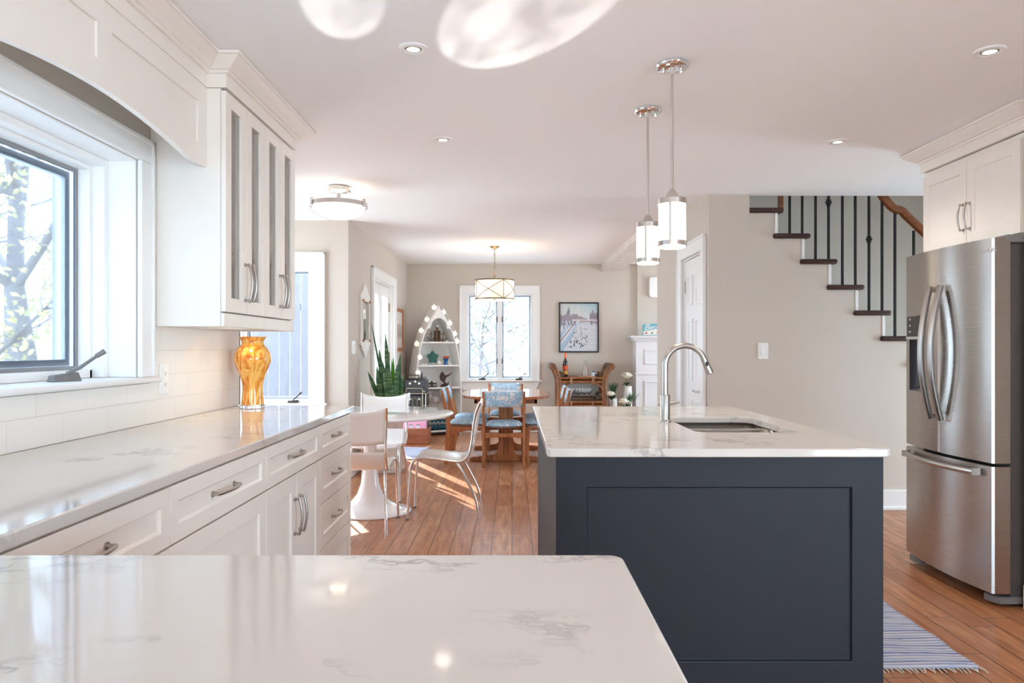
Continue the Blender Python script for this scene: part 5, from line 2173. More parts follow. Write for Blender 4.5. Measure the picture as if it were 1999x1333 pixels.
# globe string lights along both gunwales
sl_ = thing('string_lights', 'string of lit globe bulbs pinned along the boat bookcase', 'string lights', (BX, BY, 1.2))
GL = glow('lit_globe_bulb', (1.0, .82, .68, 1), .22)
left = [(847, 599), (832, 623), (821, 645), (812, 671), (822, 697), (812.5, 727)]
right = [(870.5, 609), (880, 630), (888, 651), (893, 666)]
allp = []
for side, lst in ((-1, left), (1, right)):
    prev = []
    for u, v in lst:
        Yg = 9.87 + (.05 if side < 0 else .12)
        p = Vector((ux(u, Yg), Yg, vz(v, Yg)))
        z = p.z
        # the bulb rides on the hull's outer face or front edge
        lx = side * (hw(z) + .030)
        if (u, v) in ((822, 697), (812.5, 727)):
            lx = side * (hw(z) - .008)
        ly = {847: .07, 832: .08, 821: .08, 812: .08}.get(u, -.045 if side < 0 else .03)
        q = Vector(bs(lx, ly, z))
        b = B().ball(q, .034, 18, 12)
        gb = obj('globe_bulb', b, GL, sl_, smooth=80)
        b = B().lathe([(.012, .030), (.013, .045), (.006, .05)], (q.x, q.y, q.z), 10)
        obj('socket', b, WPLAST, gb)
        prev.append(q + Vector((0, 0, .05)))
    allp.append(prev)
cord = list(reversed(allp[0])) + [Vector(bs(0, .02, 1.83))] + allp[1]
b = B().tube(smoothpts(cord, 5), .0014, 6)
obj('cord', b, WPLAST, sl_)

# things on the bookcase shelves
BROWNW = paint('carved_brown_wood', srgb(104, 78, 56), .5, var=.3, scale=40)
RUST = paint('rusty_brown_metal', srgb(66, 44, 36), .6, .4, var=.3, scale=40)


def on_shelf(name, label, cat, lx, ly, z, group=None):
    t = thing(name, label, cat, (0, 0, 0), group=group)
    return t, bs(lx, ly, z)


# anchor bookends: a pair of wooden blocks with anchors
def bookend(label, lx, flip):
    t, p = on_shelf('bookend', label, 'bookend', lx, .09, 1.2955, 'carved anchor bookends')
    s = flip
    b = B().box(min(0, s * .012), max(0, s * .012), -.05, .05, .0, .155).box(min(0, s * .13), max(0, s * .13), -.05, .05, .0, .012)
    obj('stand', b, BROWNW, t, bevel=.003)
    b = B().tube([(s * .07, 0, .02), (s * .07, 0, .12)], .007, 8)
    b.tube([(s * .045, 0, .105), (s * .095, 0, .105)], .006, 8)
    b.tube([(s * .07 + .045 * math.cos(math.radians(a)), 0, .065 + .045 * math.sin(math.radians(a))) for a in range(180, 361, 20)], .008, 8)
    b.tube([(s * .07 + .012 * math.cos(math.radians(a)), 0, .132 + .012 * math.sin(math.radians(a))) for a in range(0, 360, 30)], .004, 6, closed=True)
    obj('anchor', b, BROWNW, t)
    t.location = p
    t.rotation_euler = (0, 0, TH_)


bookend('carved brown anchor bookend on the top boat shelf, left one', -.012, -1)
bookend('carved brown anchor bookend on the top boat shelf, right one', .030, 1)
t, p = on_shelf('wood_pier', 'short carved wooden post between the anchor bookends', 'ornament', .009, .09, 1.2955)
b = B().lathe([(.017, 0), (.017, .02), (.010, .06), (.012, .12), (.018, .17), (.018, .20), (.0, .20)], (0, 0, 0), 14)
obj('post', b, BROWNW, t)
b = B().box(-.018, .018, -.018, .018, .2005, .225)
obj('cap', b, CHINAB, t, bevel=.002)
t.location = p
t.rotation_euler = (0, 0, TH_)


def star_pts(R, r, n=5, rot=90):
    o = []
    for i in range(2 * n):
        a = math.radians(rot + 180 * i / n)
        k = R if i % 2 == 0 else r
        o.append((k * math.cos(a), k * math.sin(a)))
    return o


# green star pillow
t, p = on_shelf('star_pillow', 'dark green velvet star pillow on the middle boat shelf', 'pillow', -.035, .13, .9758)
SV = paint('dark_green_velvet', srgb(36, 96, 84), .8, var=.25, scale=30, **{'Sheen_Weight': .4})
b = B()
nv, nf = b.bm.verts.new, b.bm.faces.new
R_, r_ = .125, .058
op = star_pts(R_, r_)
N = 6
front, back = [], []
for k in range(N + 1):
    f_ = 1 - k / N
    th = .034 * math.sqrt(max(0, 1 - f_ ** 2))
    front.append([nv((x * f_, -th, z * f_ + .103)) for x, z in op] if k < N else [nv((0, -.034, .103))])
    back.append([nv((x * f_, th, z * f_ + .103)) for x, z in op] if 0 < k < N else (front[0] if k == 0 else [nv((0, .034, .103))]))
for L in (front, back):
    for a, c in zip(L, L[1:]):
        m_ = len(a)
        for i in range(m_):
            j = (i + 1) % m_
            if len(c) == 1:
                nf([a[i], a[j], c[0]])
            else:
                nf([a[i], a[j], c[j], c[i]])
obj('cushion', b, SV, t, subsurf=1, smooth=80)
b = B().tube([(x, 0, z + .103) for x, z in op], .0025, 5, closed=True)
obj('seam', b, SV, t)
t.location = p
t.rotation_euler = (-.10, 0, TH_)

t, p = on_shelf('coral_vase', 'cobalt blue vase holding red coral on the middle boat shelf', 'vase', .135, .08, .9755)
b = B().lathe([(0, 0), (.035, 0), (.036, .006), (.024, .035), (.028, .06), (.042, .078), (.042, .086), (.034, .086), (.022, .06), (0, .05)], (0, 0, 0), 24)
obj('body', b, paint('cobalt_blue_glaze', srgb(20, 92, 156), .15, var=.1), t, smooth=60)
b = B()
_r = random.Random(3)
for k in range(26):
    a = _r.uniform(0, 6.28)
    rr = _r.uniform(.015, .052)
    b.tube([(0, 0, .075), (rr * .6 * math.cos(a), rr * .6 * math.sin(a), .095), (rr * math.cos(a), rr * math.sin(a), .112 + _r.uniform(-.012, .016) - rr * .2)], [.006, .006, .005], 6)
obj('coral', b, paint('red_orange_coral', srgb(196, 74, 48), .6, var=.15, scale=60), t)
t.location = p
t.rotation_euler = (0, 0, TH_)

for (lx, ly, rr, lab) in [(.02, .03, .042, 'white starfish leaning in front of the green star pillow')]:
    t, p = on_shelf('starfish', lab, 'starfish', lx, ly, .9755)
    b = B()
    sp_ = star_pts(rr, rr * .42)
    b.prism([(x, z + rr * .80) for x, z in sp_], lambda a, bb_, c: (a, c, bb_), -.004, .004)
    tag(t, lab, 'starfish')
    obj('arms', b, paint('bleached_white_shell', srgb(236, 230, 220), .7, var=.06, scale=60), t, bevel=.002)
    t.location = p
    t.rotation_euler = (-.25, 0, TH_)
_r = random.Random(5)
for i, (lx, ly, z) in enumerate([(-.22, .04, .9755), (-.19, .03, .9755), (-.165, .045, .9755), (.19, .04, .9755), (.12, .03, 1.2955), (.15, .05, 1.2955)]):
    q = bs(lx, ly, z)
    b = B().ball((q[0], q[1], q[2] + .0095), .013, 10, 7, (1.2, 1, .72))
    lab = ('small white shell on the middle boat shelf left of the star pillow' if i < 3 else
           'small white shell right of the blue coral vase' if i == 3 else 'small white shell on the top boat shelf beside the right anchor bookend')
    tag(obj('seashell', b, bpy.data.materials['bleached_white_shell'], smooth=60), lab, 'shell', 'small shells on the boat bookcase')

# metal fish sculptures on the third shelf
def flat_fish(name, label, lx, ly, z, pts_, sc, base):
    t, p = on_shelf(name, label, 'sculpture', lx, ly, z)
    b = B()
    b.prism([(x * sc, y * sc) for x, y in pts_], lambda a, bb_, c: (a, c, bb_), -.007, .007)
    obj('fish', b, RUST, t, bevel=.002)
    b = B()
    b.prism([(x * sc, y * sc) for x, y in base], lambda a, bb_, c: (a, c, bb_), -.022, .022)
    obj('rock_base', b, RUST, t, bevel=.003)
    t.location = p
    t.rotation_euler = (0, 0, TH_)


SAIL = [(.02, .12), (-.06, .18), (-.20, .33), (-.34, .42), (-.42, .55), (-.40, .62), (-.44, .68), (-.40, .74), (-.42, .82), (-.36, .86), (-.35, .95), (-.28, .97), (-.24, 1.06), (-.20, 1.0),
        (-.14, .96), (-.10, .86), (-.04, .82), (-.02, .76), (.10, .80), (.22, .83), (.52, .98), (.30, .78), (.22, .70), (.10, .66), (.02, .55), (-.04, .42), (-.02, .32), (.10, .20), (.20, .28), (.26, .34), (.22, .20), (.20, .05), (.12, .06)]
flat_fish('sailfish_sculpture', 'rusty metal leaping sailfish sculpture on the third boat shelf', .135, .09, .6685, SAIL, .205, [(-.36, 0), (-.30, .13), (-.16, .20), (.04, .16), (.16, .22), (.24, .05), (.24, 0)])
SMALL = [(-.55, .26), (-.30, .22), (.0, .20), (.28, .28), (.45, .14), (.40, .32), (.56, .46), (.30, .36), (.10, .42), (-.02, .60), (-.14, .44), (-.34, .38), (-.62, .34)]
flat_fish('fish_sculpture', 'small rusty metal fish sculpture on the third boat shelf', -.075, .07, .6685, SMALL, .15, [(-.45, 0), (-.35, .10), (-.02, .16), (-.05, .24), (.04, .24), (.06, .14), (.45, .10), (.5, 0)])
FIN = [(-.2, 0), (-.12, .4), (-.03, .75), (.02, 1.0), (.06, .7), (.16, .36), (.22, .30), (.14, .22), (.12, .0)]
flat_fish('fin_sculpture', 'tall rusty metal fin sculpture behind the record player', -.215, .10, .6685, FIN, .22, [(-.3, 0), (-.2, .05), (.2, .05), (.3, 0)])

# grey shell panel and folded blanket lower down
SHP = paint('grey_shell_metal', srgb(168, 158, 152), .5, .3, var=.1, scale=20)
t, p = on_shelf('shell_ornament', 'grey ornament of overlapping round shells under the fish sculptures', 'ornament', .0, .235, .0755)
b = B()
_r = random.Random(2)
for k in range(9):
    x = -.14 + .07 * (k % 5) + (.035 if k >= 5 else 0)
    zz = .42 + .075 * (k // 5) + _r.uniform(-.015, .015)
    b.lathe([(.0, -.010), (.03, -.008), (.055, .0), (.03, .004), (0, .006)], (x, -.02 - .009 * (k % 3), zz), 22, 'y')
obj('shell_discs', b, SHP, t, smooth=60)
b = B()
for x in (-.12, -.02, .08):
    b.tube([(x, -.01, .0), (x, -.01, .42)], .004, 8)
b.box(-.16, .14, -.03, .02, 0, .012)
obj('stems', b, SHP, t)
t.location = p
t.rotation_euler = (0, 0, TH_)


def zigzag():
    m = NT('teal_blanket_with_white_zigzag')
    tc = m.n('ShaderNodeTexCoord')
    sx = m.n('ShaderNodeSeparateXYZ', {0: tc.outputs['Object']})
    tri = m.math('PINGPONG', sx.outputs[0], .030)
    zz = m.math('SUBTRACT', sx.outputs[2], m.math('MULTIPLY', tri, .8))
    l1 = m.math('LESS_THAN', m.math('ABSOLUTE', m.math('SUBTRACT', zz, .072)), .0045)
    l2 = m.math('LESS_THAN', m.math('ABSOLUTE', m.math('SUBTRACT', zz, .094)), .0045)
    m.set(Base_Color=m.mix(m.math('MAXIMUM', l1, l2), srgb(26, 66, 78), srgb(214, 210, 202)), Roughness=.95)
    m.bump(m.noise(m.coords('Object'), 120.0), .3, .003)
    return m.m


t, p = on_shelf('folded_blanket', 'folded teal blanket with white zigzags on the bottom boat shelf', 'blanket', .02, .0, .0758)
b = B()
prof = rrect(-.02, .22, .0, .075, .034, 6) 
for k, (z0_, h_) in enumerate([(0, .066), (.068, .064)]):
    yz = rrect(-.015 + .012 * k, .185, z0_, z0_ + h_, h_ * .48, 6)
    b.prism(yz, lambda a, bb_, c: (c, a, bb_ + .006 * math.sin(c * 23)+.006), -.16, .17 - .03 * k)
obj('folds', b, zigzag(), t, smooth=50, bevel=.004)
t.location = p
t.rotation_euler = (0, 0, TH_)

# ------------------------------------------------------------------ record player stand, suitcases, crate
BRASSW = paint('dull_brass_wire', (.42, .36, .26, 1), .35, 1.0, var=.1)
RY0, RY1 = 9.36, 9.70
RX0, RX1 = ux(789, 9.4), ux(832, 9.4)
rs = thing('record_stand', 'brass wire record stand in front of the boat bookcase', 'stand', ((RX0 + RX1) / 2, 9.5, 0))
for x in (RX0, RX1):
    for y in (RY0, RY1):
        b = B().tube([(x, y, .001), (x, y, .62)], .006, 8)
        obj('leg', b, BRASSW, rs)
for z in (.62, .44):
    b = B()
    b.tube([(RX0, RY0, z), (RX1, RY0, z), (RX1, RY1, z), (RX0, RY1, z)], .006, 8, closed=True)
    for i in range(1, 6):
        x = RX0 + (RX1 - RX0) * i / 6
        b.tube([(x, RY0, z), (x, RY1, z)], .003, 6)
    obj('wire_shelf', b, BRASSW, rs)
b = B()
b.tube([(RX0 + .03, RY0 - .006, .44), (RX0 + .03, RY0 - .006, .675), (RX0 + .045, RY0 - .006, .69), (RX1 - .055, RY0 - .006, .69), (RX1 - .04, RY0 - .006, .675), (RX1 - .04, RY0 - .006, .44)], .0055, 8)
obj('front_hoop', b, BRASSW, rs)
for i in range(3):
    x = RX0 + .09 + .055 * i
    b = B().tube([(x - .02, RY0 + .006, .445)] + [(x + .02 * math.cos(math.radians(a)), RY0 + .006, .54 + .02 * math.sin(math.radians(a))) for a in range(180, -1, -30)] + [(x + .02, RY0 + .006, .445)], .0035, 6)
    obj('record_divider', b, BRASSW, rs)

CASE = paint('black_leatherette', srgb(46, 46, 50), .5, var=.15, scale=80)
CREAMM = paint('cream_metal_fittings', srgb(222, 214, 196), .35, var=.05)


def suitcase(label, z0_, z1_, slope, cat, name):
    t = thing(name, label, cat, ((RX0 + RX1) / 2, 9.53, z0_))
    b = B()
    x0_, x1_ = RX0 + .012, RX1 - .004
    b.hexa([(x0_, RY0 + .02, z0_), (x1_, RY0 + .02, z0_), (x1_, RY1 - .01, z0_), (x0_, RY1 - .01, z0_),
            (x0_ + .0, RY0 + .02 + slope, z1_), (x1_, RY0 + .02 + slope, z1_), (x1_, RY1 - .01, z1_), (x0_, RY1 - .01, z1_)])
    obj('case', b, CASE, t, bevel=.008, seg=2)
    for x in (x0_ + .065, x1_ - .085):
        b = B().box(x - .014, x + .014, RY0 + .012 + slope * .8, RY0 + .0195 + slope * .8, z1_ - .055, z1_ - .032)
        obj('latch', b, CREAMM, t, bevel=.002)
    for x in (x1_ - .014, x1_ - .032):
        b = B().ball((x, RY0 + .018, z0_ + .02), .008, 10, 8)
        obj('corner_guard', b, CREAMM, t)
    return t, x0_, x1_


t, xa_, xb2 = suitcase('black suitcase record player with turntable on the brass stand', .6268, .795, .004, 'record player', 'record_player')
xm = (xa_ + xb2) / 2
b = B().lathe([(0, .7952), (.115, .7952), (.115, .808), (.11, .812), (0, .812)], (xm - .02, 9.54, 0), 40)
obj('platter', b, BLACK, t, smooth=40)
b = B().tube([(xb2 - .03, 9.62, .796), (xb2 - .03, 9.62, .826), (xb2 - .035, 9.60, .83), (xm + .02, 9.47, .822)], [.012, .008, .0045, .0045], 8)
obj('tone_arm', b, GREYPL, t)
b = B().tube([(xa_ + .03, RY0 + .025, .7955), (xa_ + .035, RY0 + .03, .858), (xb2 - .09, RY0 + .03, .858), (xb2 - .085, RY0 + .025, .7955)], .006, 8)
obj('carry_handle', b, BLACK, t)
b = B().box(xm - .012, xm + .012, RY0 + .012, RY0 + .020, .765, .790)
obj('clasp', b, CREAMM, t, bevel=.003)
b = B().box(xa_ + .012, xa_ + .085, RY0 + .014, RY0 + .0195, .65, .695)
obj('speaker_grille', b, BLACK, t)
suitcase('lower black suitcase on the middle wire shelf of the brass stand', .4468, .595, .0, 'suitcase', 'suitcase')

cr = thing('record_crate', 'reddish wooden crate of records on the floor', 'crate', (ux(808, 9.1), 9.2, 0))
CX0, CX1, CY0, CY1 = ux(779, 9.06), ux(837, 9.06), 9.06, 9.33
b = B()
b.box(CX0, CX1, CY0, CY0 + .016, .012, .205).box(CX0, CX1, CY1 - .016, CY1, .012, .205)
b.box(CX0, CX0 + .016, CY0 + .016, CY1 - .016, .012, .205).box(CX1 - .016, CX1, CY0 + .016, CY1 - .016, .012, .205)
b.box(CX0 + .0, CX1, CY0, CY1, .001, .012)
obj('box', b, CRATE, cr, bevel=.002)


def cover_art(x, y, rnd):
    """a plain pink sleeve with two soft grey half-length figures"""
    c = (222, 150, 178)
    for cx_, sk, coat in ((.36, (196, 186, 186), (110, 108, 116)), (.64, (208, 202, 202), (170, 168, 176))):
        if abs(x - cx_) < .075 and .50 < y < .78:
            c = sk
        if abs(x - cx_) < .085 and .74 < y < .80:
            c = (104, 100, 104)
        if abs(x - cx_) < .13 and y < .50:
            c = coat
    if y > .93 or y < .03:
        c = (232, 190, 204)
    return tuple(v + rnd.uniform(-4, 4) for v in c)


for i, yk in enumerate([9.098, 9.115, 9.134, 9.152, 9.175]):
    if i == 0:
        t = thing('record', 'pink record sleeve with two grey figures, foremost in the wooden crate', 'record', (CX0 + .19, yk, .0125), group='records in the crate')
        x0_ = CX0 + .035
        b = B().box(x0_, x0_ + .305, yk, yk + .004, .0125, .3175)
        obj('sleeve', b, paint('pink_sleeve', srgb(222, 150, 178), .4), t)
        painted('front_print', cover_art, x0_ + .001, x0_ + .304, .0135, .3165, 48, 48, lambda a, c, yk=yk: (a, yk - .0006, c), t, .3)
    else:
        x0_ = CX0 + .022 + .005 * i
        cols_r = [srgb(206, 204, 200), srgb(120, 116, 118), srgb(226, 222, 216), srgb(96, 90, 88)]
        b = B().box(x0_, x0_ + .305, yk, yk + .004, .0125, .3175)
        tag(obj('record', b, paint('record_sleeve', cols_r[i - 1], .45)), ['pale sleeve record directly behind the pink one in the crate', 'grey sleeve record third from front in the crate', 'white sleeve record fourth from front in the crate', 'dark sleeve record hindmost in the crate'][i - 1], 'record', 'records in the crate')

# ------------------------------------------------------------------ rattan bar cart
BCY0, BCY1 = 9.98, 10.40
bcx0, bcx1 = ux(1088, 10.1), ux(1180, 10.1)
bar_ = thing('bar_cart', 'brown rattan bar cart with scrolled handles under the painting', 'bar cart', ((bcx0 + bcx1) / 2, 10.19, 0))
for x, s in ((bcx0, -1), (bcx1, 1)):
    for y in (BCY0, BCY1):
        b = B().tube(smoothpts([(x, y, .001), (x, y, .45), (x, y, .72), (x + s * .02, y, .82), (x + s * .055, y, .90), (x + s * .085, y, .945)], 4), .019, 10, up=(0, 1, 0))
        b.tube(smoothpts([(x - s * .032, y, .40), (x - s * .034, y, .72), (x - s * .018, y, .83), (x + s * .015, y, .915), (x + s * .05, y, .965)], 4), .013, 8, up=(0, 1, 0))
        obj('post', b, RATTAN, bar_, smooth=50)
    b = B().tube([(x + s * .075, BCY0 - .05, .955), (x + s * .075, BCY1 + .03, .955)], .046, 18)
    hd_ = obj('scroll_handle', b, RATDARK, bar_, smooth=40)
    b = B()
    pts_ = [(x + s * .075 + (.006 + .034 * i / 40) * math.cos(i * .45), BCY0 - .054, .955 + (.006 + .034 * i / 40) * math.sin(i * .45)) for i in range(41)]
    b.tube(pts_, .005, 6, up=(0, 1, 0))
    obj('scroll_end', b, RATTAN, hd_)
    for zz, dx in ((.845, -.03), (.555, -.045)):
        b = B().tube([(x - s * .06, BCY0 + .02, zz), (x - s * .06, BCY1 - .02, zz)], .034, 14)
        obj('bolster', b, RATDARK, bar_, smooth=40)
for z in (.795, .465):
    b = B()
    for dz in (0, -.052):
        for y in (BCY0, BCY1):
            b.tube([(bcx0, y, z + dz), (bcx1, y, z + dz)], .0165, 10)
        for x in (bcx0, bcx1):
            b.tube([(x, BCY0, z + dz), (x, BCY1, z + dz)], .0165, 10)
    for i in range(9):
        x = bcx0 + (bcx1 - bcx0) * (i + .5) / 9
    for fxx in (.28, .74):
        x = bcx0 + (bcx1 - bcx0) * fxx
        b.tube([(x, BCY0 - .002, z + .016), (x, BCY0 - .002, z - .068)], .020, 10)
    obj('shelf_rail', b, RATTAN, bar_, smooth=50)
    b = B().box(bcx0 + .01, bcx1 - .01, BCY0 + .012, BCY1 - .012, z - .004, z + .012)
    obj('shelf', b, RATTAN, bar_)
for s, x in ((1, bcx0), (-1, bcx1)):
    b = B().tube([(x + s * (.02 + .155 * (1 - math.cos(math.radians(a)))), BCY0, .555 + .17 * math.sin(math.radians(a))) for a in range(0, 91, 10)], .013, 8, up=(0, 1, 0))
    obj('arch_brace', b, RATTAN, bar_, smooth=50)
BCZ, BCZ2 = .8075, .4775

# wine bottle
def bx_(u, Y=10.1):
    return ux(u, Y)


wb = thing('wine_bottle', 'dark wine bottle with orange capsule and label on the bar cart', 'bottle', (bx_(1103.5), 10.1, BCZ))
xw = bx_(1103.5)
h0 = BCZ
b = B().lathe([(0, 0), (.034, 0), (.0365, .006), (.0365, .185), (.034, .205), (.020, .232), (.0135, .248), (.013, .325), (0, .325)], (xw, 10.1, h0), 28)
obj('glass', b, paint('dark_bottle_glass', srgb(22, 16, 18), .08, var=.05, coat=.5), wb, smooth=50)
b = B().lathe([(.0146, .262), (.0148, .332), (.013, .336), (0, .3365)], (xw, 10.1, h0), 24)
obj('capsule', b, paint('orange_foil', srgb(226, 96, 34), .35, .2), wb, smooth=50)
b = B().lathe([(.0370, .035), (.0370, .155)], (xw, 10.1, h0), 32, cap=False)
mL = NT('orange_and_gold_label')
tcn = mL.n('ShaderNodeTexCoord')
sxn = mL.n('ShaderNodeSeparateXYZ', {0: tcn.outputs['Object']})
nn = mL.noise(mL.coords('Object'), 40)
mL.set(Base_Color=mL.ramp(mL.math('ADD', mL.math('MULTIPLY', sxn.outputs[2], 4.5), mL.math('MULTIPLY', nn, .06)), [(0, srgb(214, 150, 50)), (.40, srgb(226, 164, 60)), (.42, srgb(120, 84, 60)), (.50, srgb(220, 84, 30))], 'CONSTANT'), Roughness=.5)
obj('label', b, mL.m, wb)

dc = thing('decanter', 'clear glass decanter with stopper on the bar cart', 'decanter', (bx_(1143), 10.12, BCZ))
xd = bx_(1143)
b = B().lathe([(0, .0), (.044, 0), (.046, .006), (.046, .075), (.040, .098), (.018, .125), (.013, .15), (.013, .18), (.019, .188), (.015, .188), (.010, .18), (.010, .15), (.015, .125), (.037, .097), (.042, .074), (.042, .012), (0, .012)], (xd, 10.12, BCZ + .0145), 28)
obj('body', b, CLEAR, dc, smooth=50)
b = B().lathe([(0, .176), (.008, .178), (.010, .190), (.014, .198), (.020, .225), (.021, .245), (.014, .258), (0, .26)], (xd, 10.12, BCZ + .0145), 20)
obj('stopper', b, CLEAR, dc, smooth=50)
b = B().lathe([(0, 0), (.135, 0), (.14, .006), (.14, .012), (.132, .012), (.128, .008), (0, .008)], (xd + .01, 10.12, BCZ + .0005), 36)
tag(obj('serving_tray', b, paint('pale_copper_tray', srgb(196, 156, 130), .35, .4)), 'small round copper tray under the decanter', 'tray')
cd = thing('candle_jar', 'white candle jar with blue picture and dark lid on the bar cart', 'candle', (bx_(1160), 10.08, BCZ))
xc = bx_(1160)
b = B().lathe([(0, 0), (.040, 0), (.041, .004), (.041, .072), (0, .072)], (xc, 10.08, BCZ + .0005), 28)
mC = NT('candle_label_print')
mC.set(Base_Color=mC.ramp(mC.noise(mC.coords('Object'), 26, 3), [(.48, srgb(232, 230, 226)), (.55, srgb(84, 116, 160)), (.66, srgb(60, 70, 92))]), Roughness=.3)
obj('jar', b, mC.m, cd, smooth=40)
b = B().lathe([(.0415, .0725), (.043, .074), (.043, .086), (0, .087)], (xc, 10.08, BCZ + .0005), 28)
obj('lid', b, GREYPL, cd, smooth=40)
# tray and glasses on the lower shelf
xt = bx_(1136)
b = B()
pts_ = superoval(.205, .13, 40, 2.2)
b.prism([(xt + x, 10.13 + y) for x, y in pts_], lambda a, bb_, c: (a, bb_, c), BCZ2 + .0005, BCZ2 + .010)
wt = thing('woven_tray', 'oval woven tray holding glasses on the lower cart shelf', 'tray', (xt, 10.13, BCZ2))
obj('base', b, RATDARK, wt)
b = B()
for k in range(4):
    b.tube([(xt + x * 1.0, 10.13 + y * 1.0, BCZ2 + .016 + .011 * k) for x, y in pts_], .006, 6, closed=True)
obj('rim', b, RATDARK, wt)


def wine_glass(label):
    t = thing('wine_glass', label, 'glass', (0, 0, 0), group='wine glasses on the lower shelf of the bar cart')
    b = B().lathe([(0, 0), (.032, 0), (.033, .002), (.010, .006), (.004, .012), (.0038, .07), (.008, .076), (.030, .092), (.040, .115), (.040, .135), (.034, .165), (.0328, .165), (.038, .135), (.038, .115), (.028, .094), (.006, .079), (0, .079)], (0, 0, 0), 24)
    obj('glass', b, CLEAR, t, smooth=60)
    return t


g0 = wine_glass('stemmed wine glass on the oval woven tray of the bar cart')
gp = [(-.145, .0), (-.085, .05), (-.055, -.055), (.0, .045), (.03, -.06), (.10, .0)]
for dx, dy in gp[1:]:
    dup(g0, (xt + dx, 10.13 + dy, BCZ2 + .0105))
g0.location = (xt + gp[0][0], 10.13 + gp[0][1], BCZ2 + .0105)
b = B().lathe([(0, 0), (.030, 0), (.034, .075), (.032, .075), (.028, .006), (0, .006)], (xt + .155, 10.10, BCZ2 + .0105), 20)
tag(obj('tumbler', b, CLEAR, smooth=50), 'short clear tumbler at the tray end beside the wine glasses', 'glass')

# ------------------------------------------------------------------ ribbed vases with flowers
RIB = paint('white_ribbed_ceramic', srgb(232, 228, 222), .6, var=.03, scale=20)
PETAL = paint('cream_white_petals', srgb(238, 234, 214), .7, var=.05, scale=30)
STEMG = paint('dark_green_foliage', srgb(44, 84, 46), .6, var=.2, scale=40)
GRASSG = paint('ornamental_grass_green', srgb(62, 98, 62), .6, var=.25, scale=40)


def ribbed(x, y, h, r, label, flower=None, grass=None, rx=0):
    t = thing('ribbed_vase', label, 'vase', (x, y, 0), group='white ribbed vases beside the mantel')
    prof = [(0, .001), (r * .82, .001)]
    nr = int(h / .034)
    for i in range(nr + 1):
        z = .006 + (h - .01) * i / nr
        k = .86 + .14 * math.sin(math.pi * min(1, .15 + .8 * z / h)) 
        prof += [(r * k, z), (r * k * .965, z + .006)]
    prof += [(r * .74, h), (r * .66, h), (r * .6, h * .85), (0, h * .85)]
    b = B().lathe(prof, (x, y, 0), 28)
    obj('body', b, RIB, t, smooth=40)
    rnd = random.Random(int(x * 100))
    if grass:
        b = B()
        gh, dxg = grass
        for k in range(64):
            a = rnd.uniform(0, 6.28)
            sp = rnd.uniform(.01, .10)
            hh = gh * rnd.uniform(.7, 1.0)
            b.tube([(x + r * .3 * math.cos(a), y + r * .3 * math.sin(a), h * .86), (x + dxg * .4 + sp * .4 * math.cos(a), y + sp * .4 * math.sin(a), h + hh * .55), (x + dxg + sp * math.cos(a), y + sp * math.sin(a), h + hh)], [.004, .003, .0008], 4)
        obj('grass', b, GRASSG, t)
    for (fx_, fy_, fz_, fr_) in (flower or []):
        b = B()
        for ring, (cnt, ln, tilt) in enumerate([(11, 1.0, 12), (10, .92, 34), (8, .8, 56), (6, .6, 76)]):
            for k in range(cnt):
                a = 2 * math.pi * (k + .5 * ring) / cnt + rnd.uniform(-.15, .15)
                el = math.radians(tilt + rnd.uniform(-8, 8))
                d = Vector((math.cos(a) * math.cos(el), math.sin(a) * math.cos(el), math.sin(el)))
                s_ = Vector((-math.sin(a), math.cos(a), 0))
                u_ = d.cross(s_) * -1
                c_ = Vector((fx_, fy_, fz_))

                def pf(u, v, d=d, s_=s_, u_=u_, c_=c_, ln=ln):
                    q = (v - .5) * 2
                    w = .42 * math.sin(math.pi * (.18 + .72 * u)) * fr_
                    return c_ + d * (fr_ * ln * u) + s_ * (q * w) - u_ * (q * q * w * .45) + Vector((0, 0, 1)) * (u * u * .25 * fr_)
                b.grid(pf, 4, 4)
        obj('flower', b, PETAL, t, solid=.0015, smooth=70)
        b = B()
        for k in range(12):
            a = rnd.uniform(0, 6.28)
            z0__ = fz_ - .005
            ln = rnd.uniform(.6, 1.0) * max(fr_ * 1.4, .08)
            e = (fx_ + .06 * math.cos(a) * (fr_ / .06), fy_ + .06 * math.sin(a) * (fr_ / .06), z0__ - ln)
            s0 = Vector((x + (fx_ - x) * .5, y + (fy_ - y) * .5, max(h * .9, fz_ - .22)))
            pA = Vector((fx_, fy_, fz_ - .02))
            mid_ = (s0 + pA) / 2
            tip = mid_ + Vector((math.cos(a) * .075, math.sin(a) * .075, rnd.uniform(.0, .06)))

            def lf(u, v, m=mid_, tp=tip, a=a):
                q = (v - .5) * 2
                w = .020 * math.sin(math.pi * min(.98, .1 + .9 * u))
                return m.lerp(tp, u) + Vector((-math.sin(a), math.cos(a), 0)) * (q * w) + Vector((0, 0, .02 * math.sin(u * 3)))
            b.grid(lf, 4, 2)
        b.tube([(x + (fx_ - x) * .2, y + (fy_ - y) * .2, h * .86), (fx_, fy_, fz_)], .004, 6)
        obj('stem_leaves', b, STEMG, t, smooth=70)
    return t


xv = ux(1225, 10.15)
ribbed(xv, 10.15, vz(754, 10.15), .066, 'tallest white ribbed vase holding a cream peony', [(xv - .015, 10.13, vz(739, 10.13), .088)])
xv = ux(1196, 10.12)
ribbed(xv, 10.12, vz(777, 10.12), .066, 'short white ribbed vase with green grass beside the bar cart', [(xv - .055, 9.90, vz(773, 9.90), .066)], (.23, .02))
xv = ux(1222, 9.92)
ribbed(xv, 9.92, .36, .062, 'low white ribbed vase with cream blooms in front of the tallest one', [(xv - .035, 9.90, vz(789, 9.9), .085), (xv + .03, 9.93, vz(790, 9.9), .06)], (.26, .10))

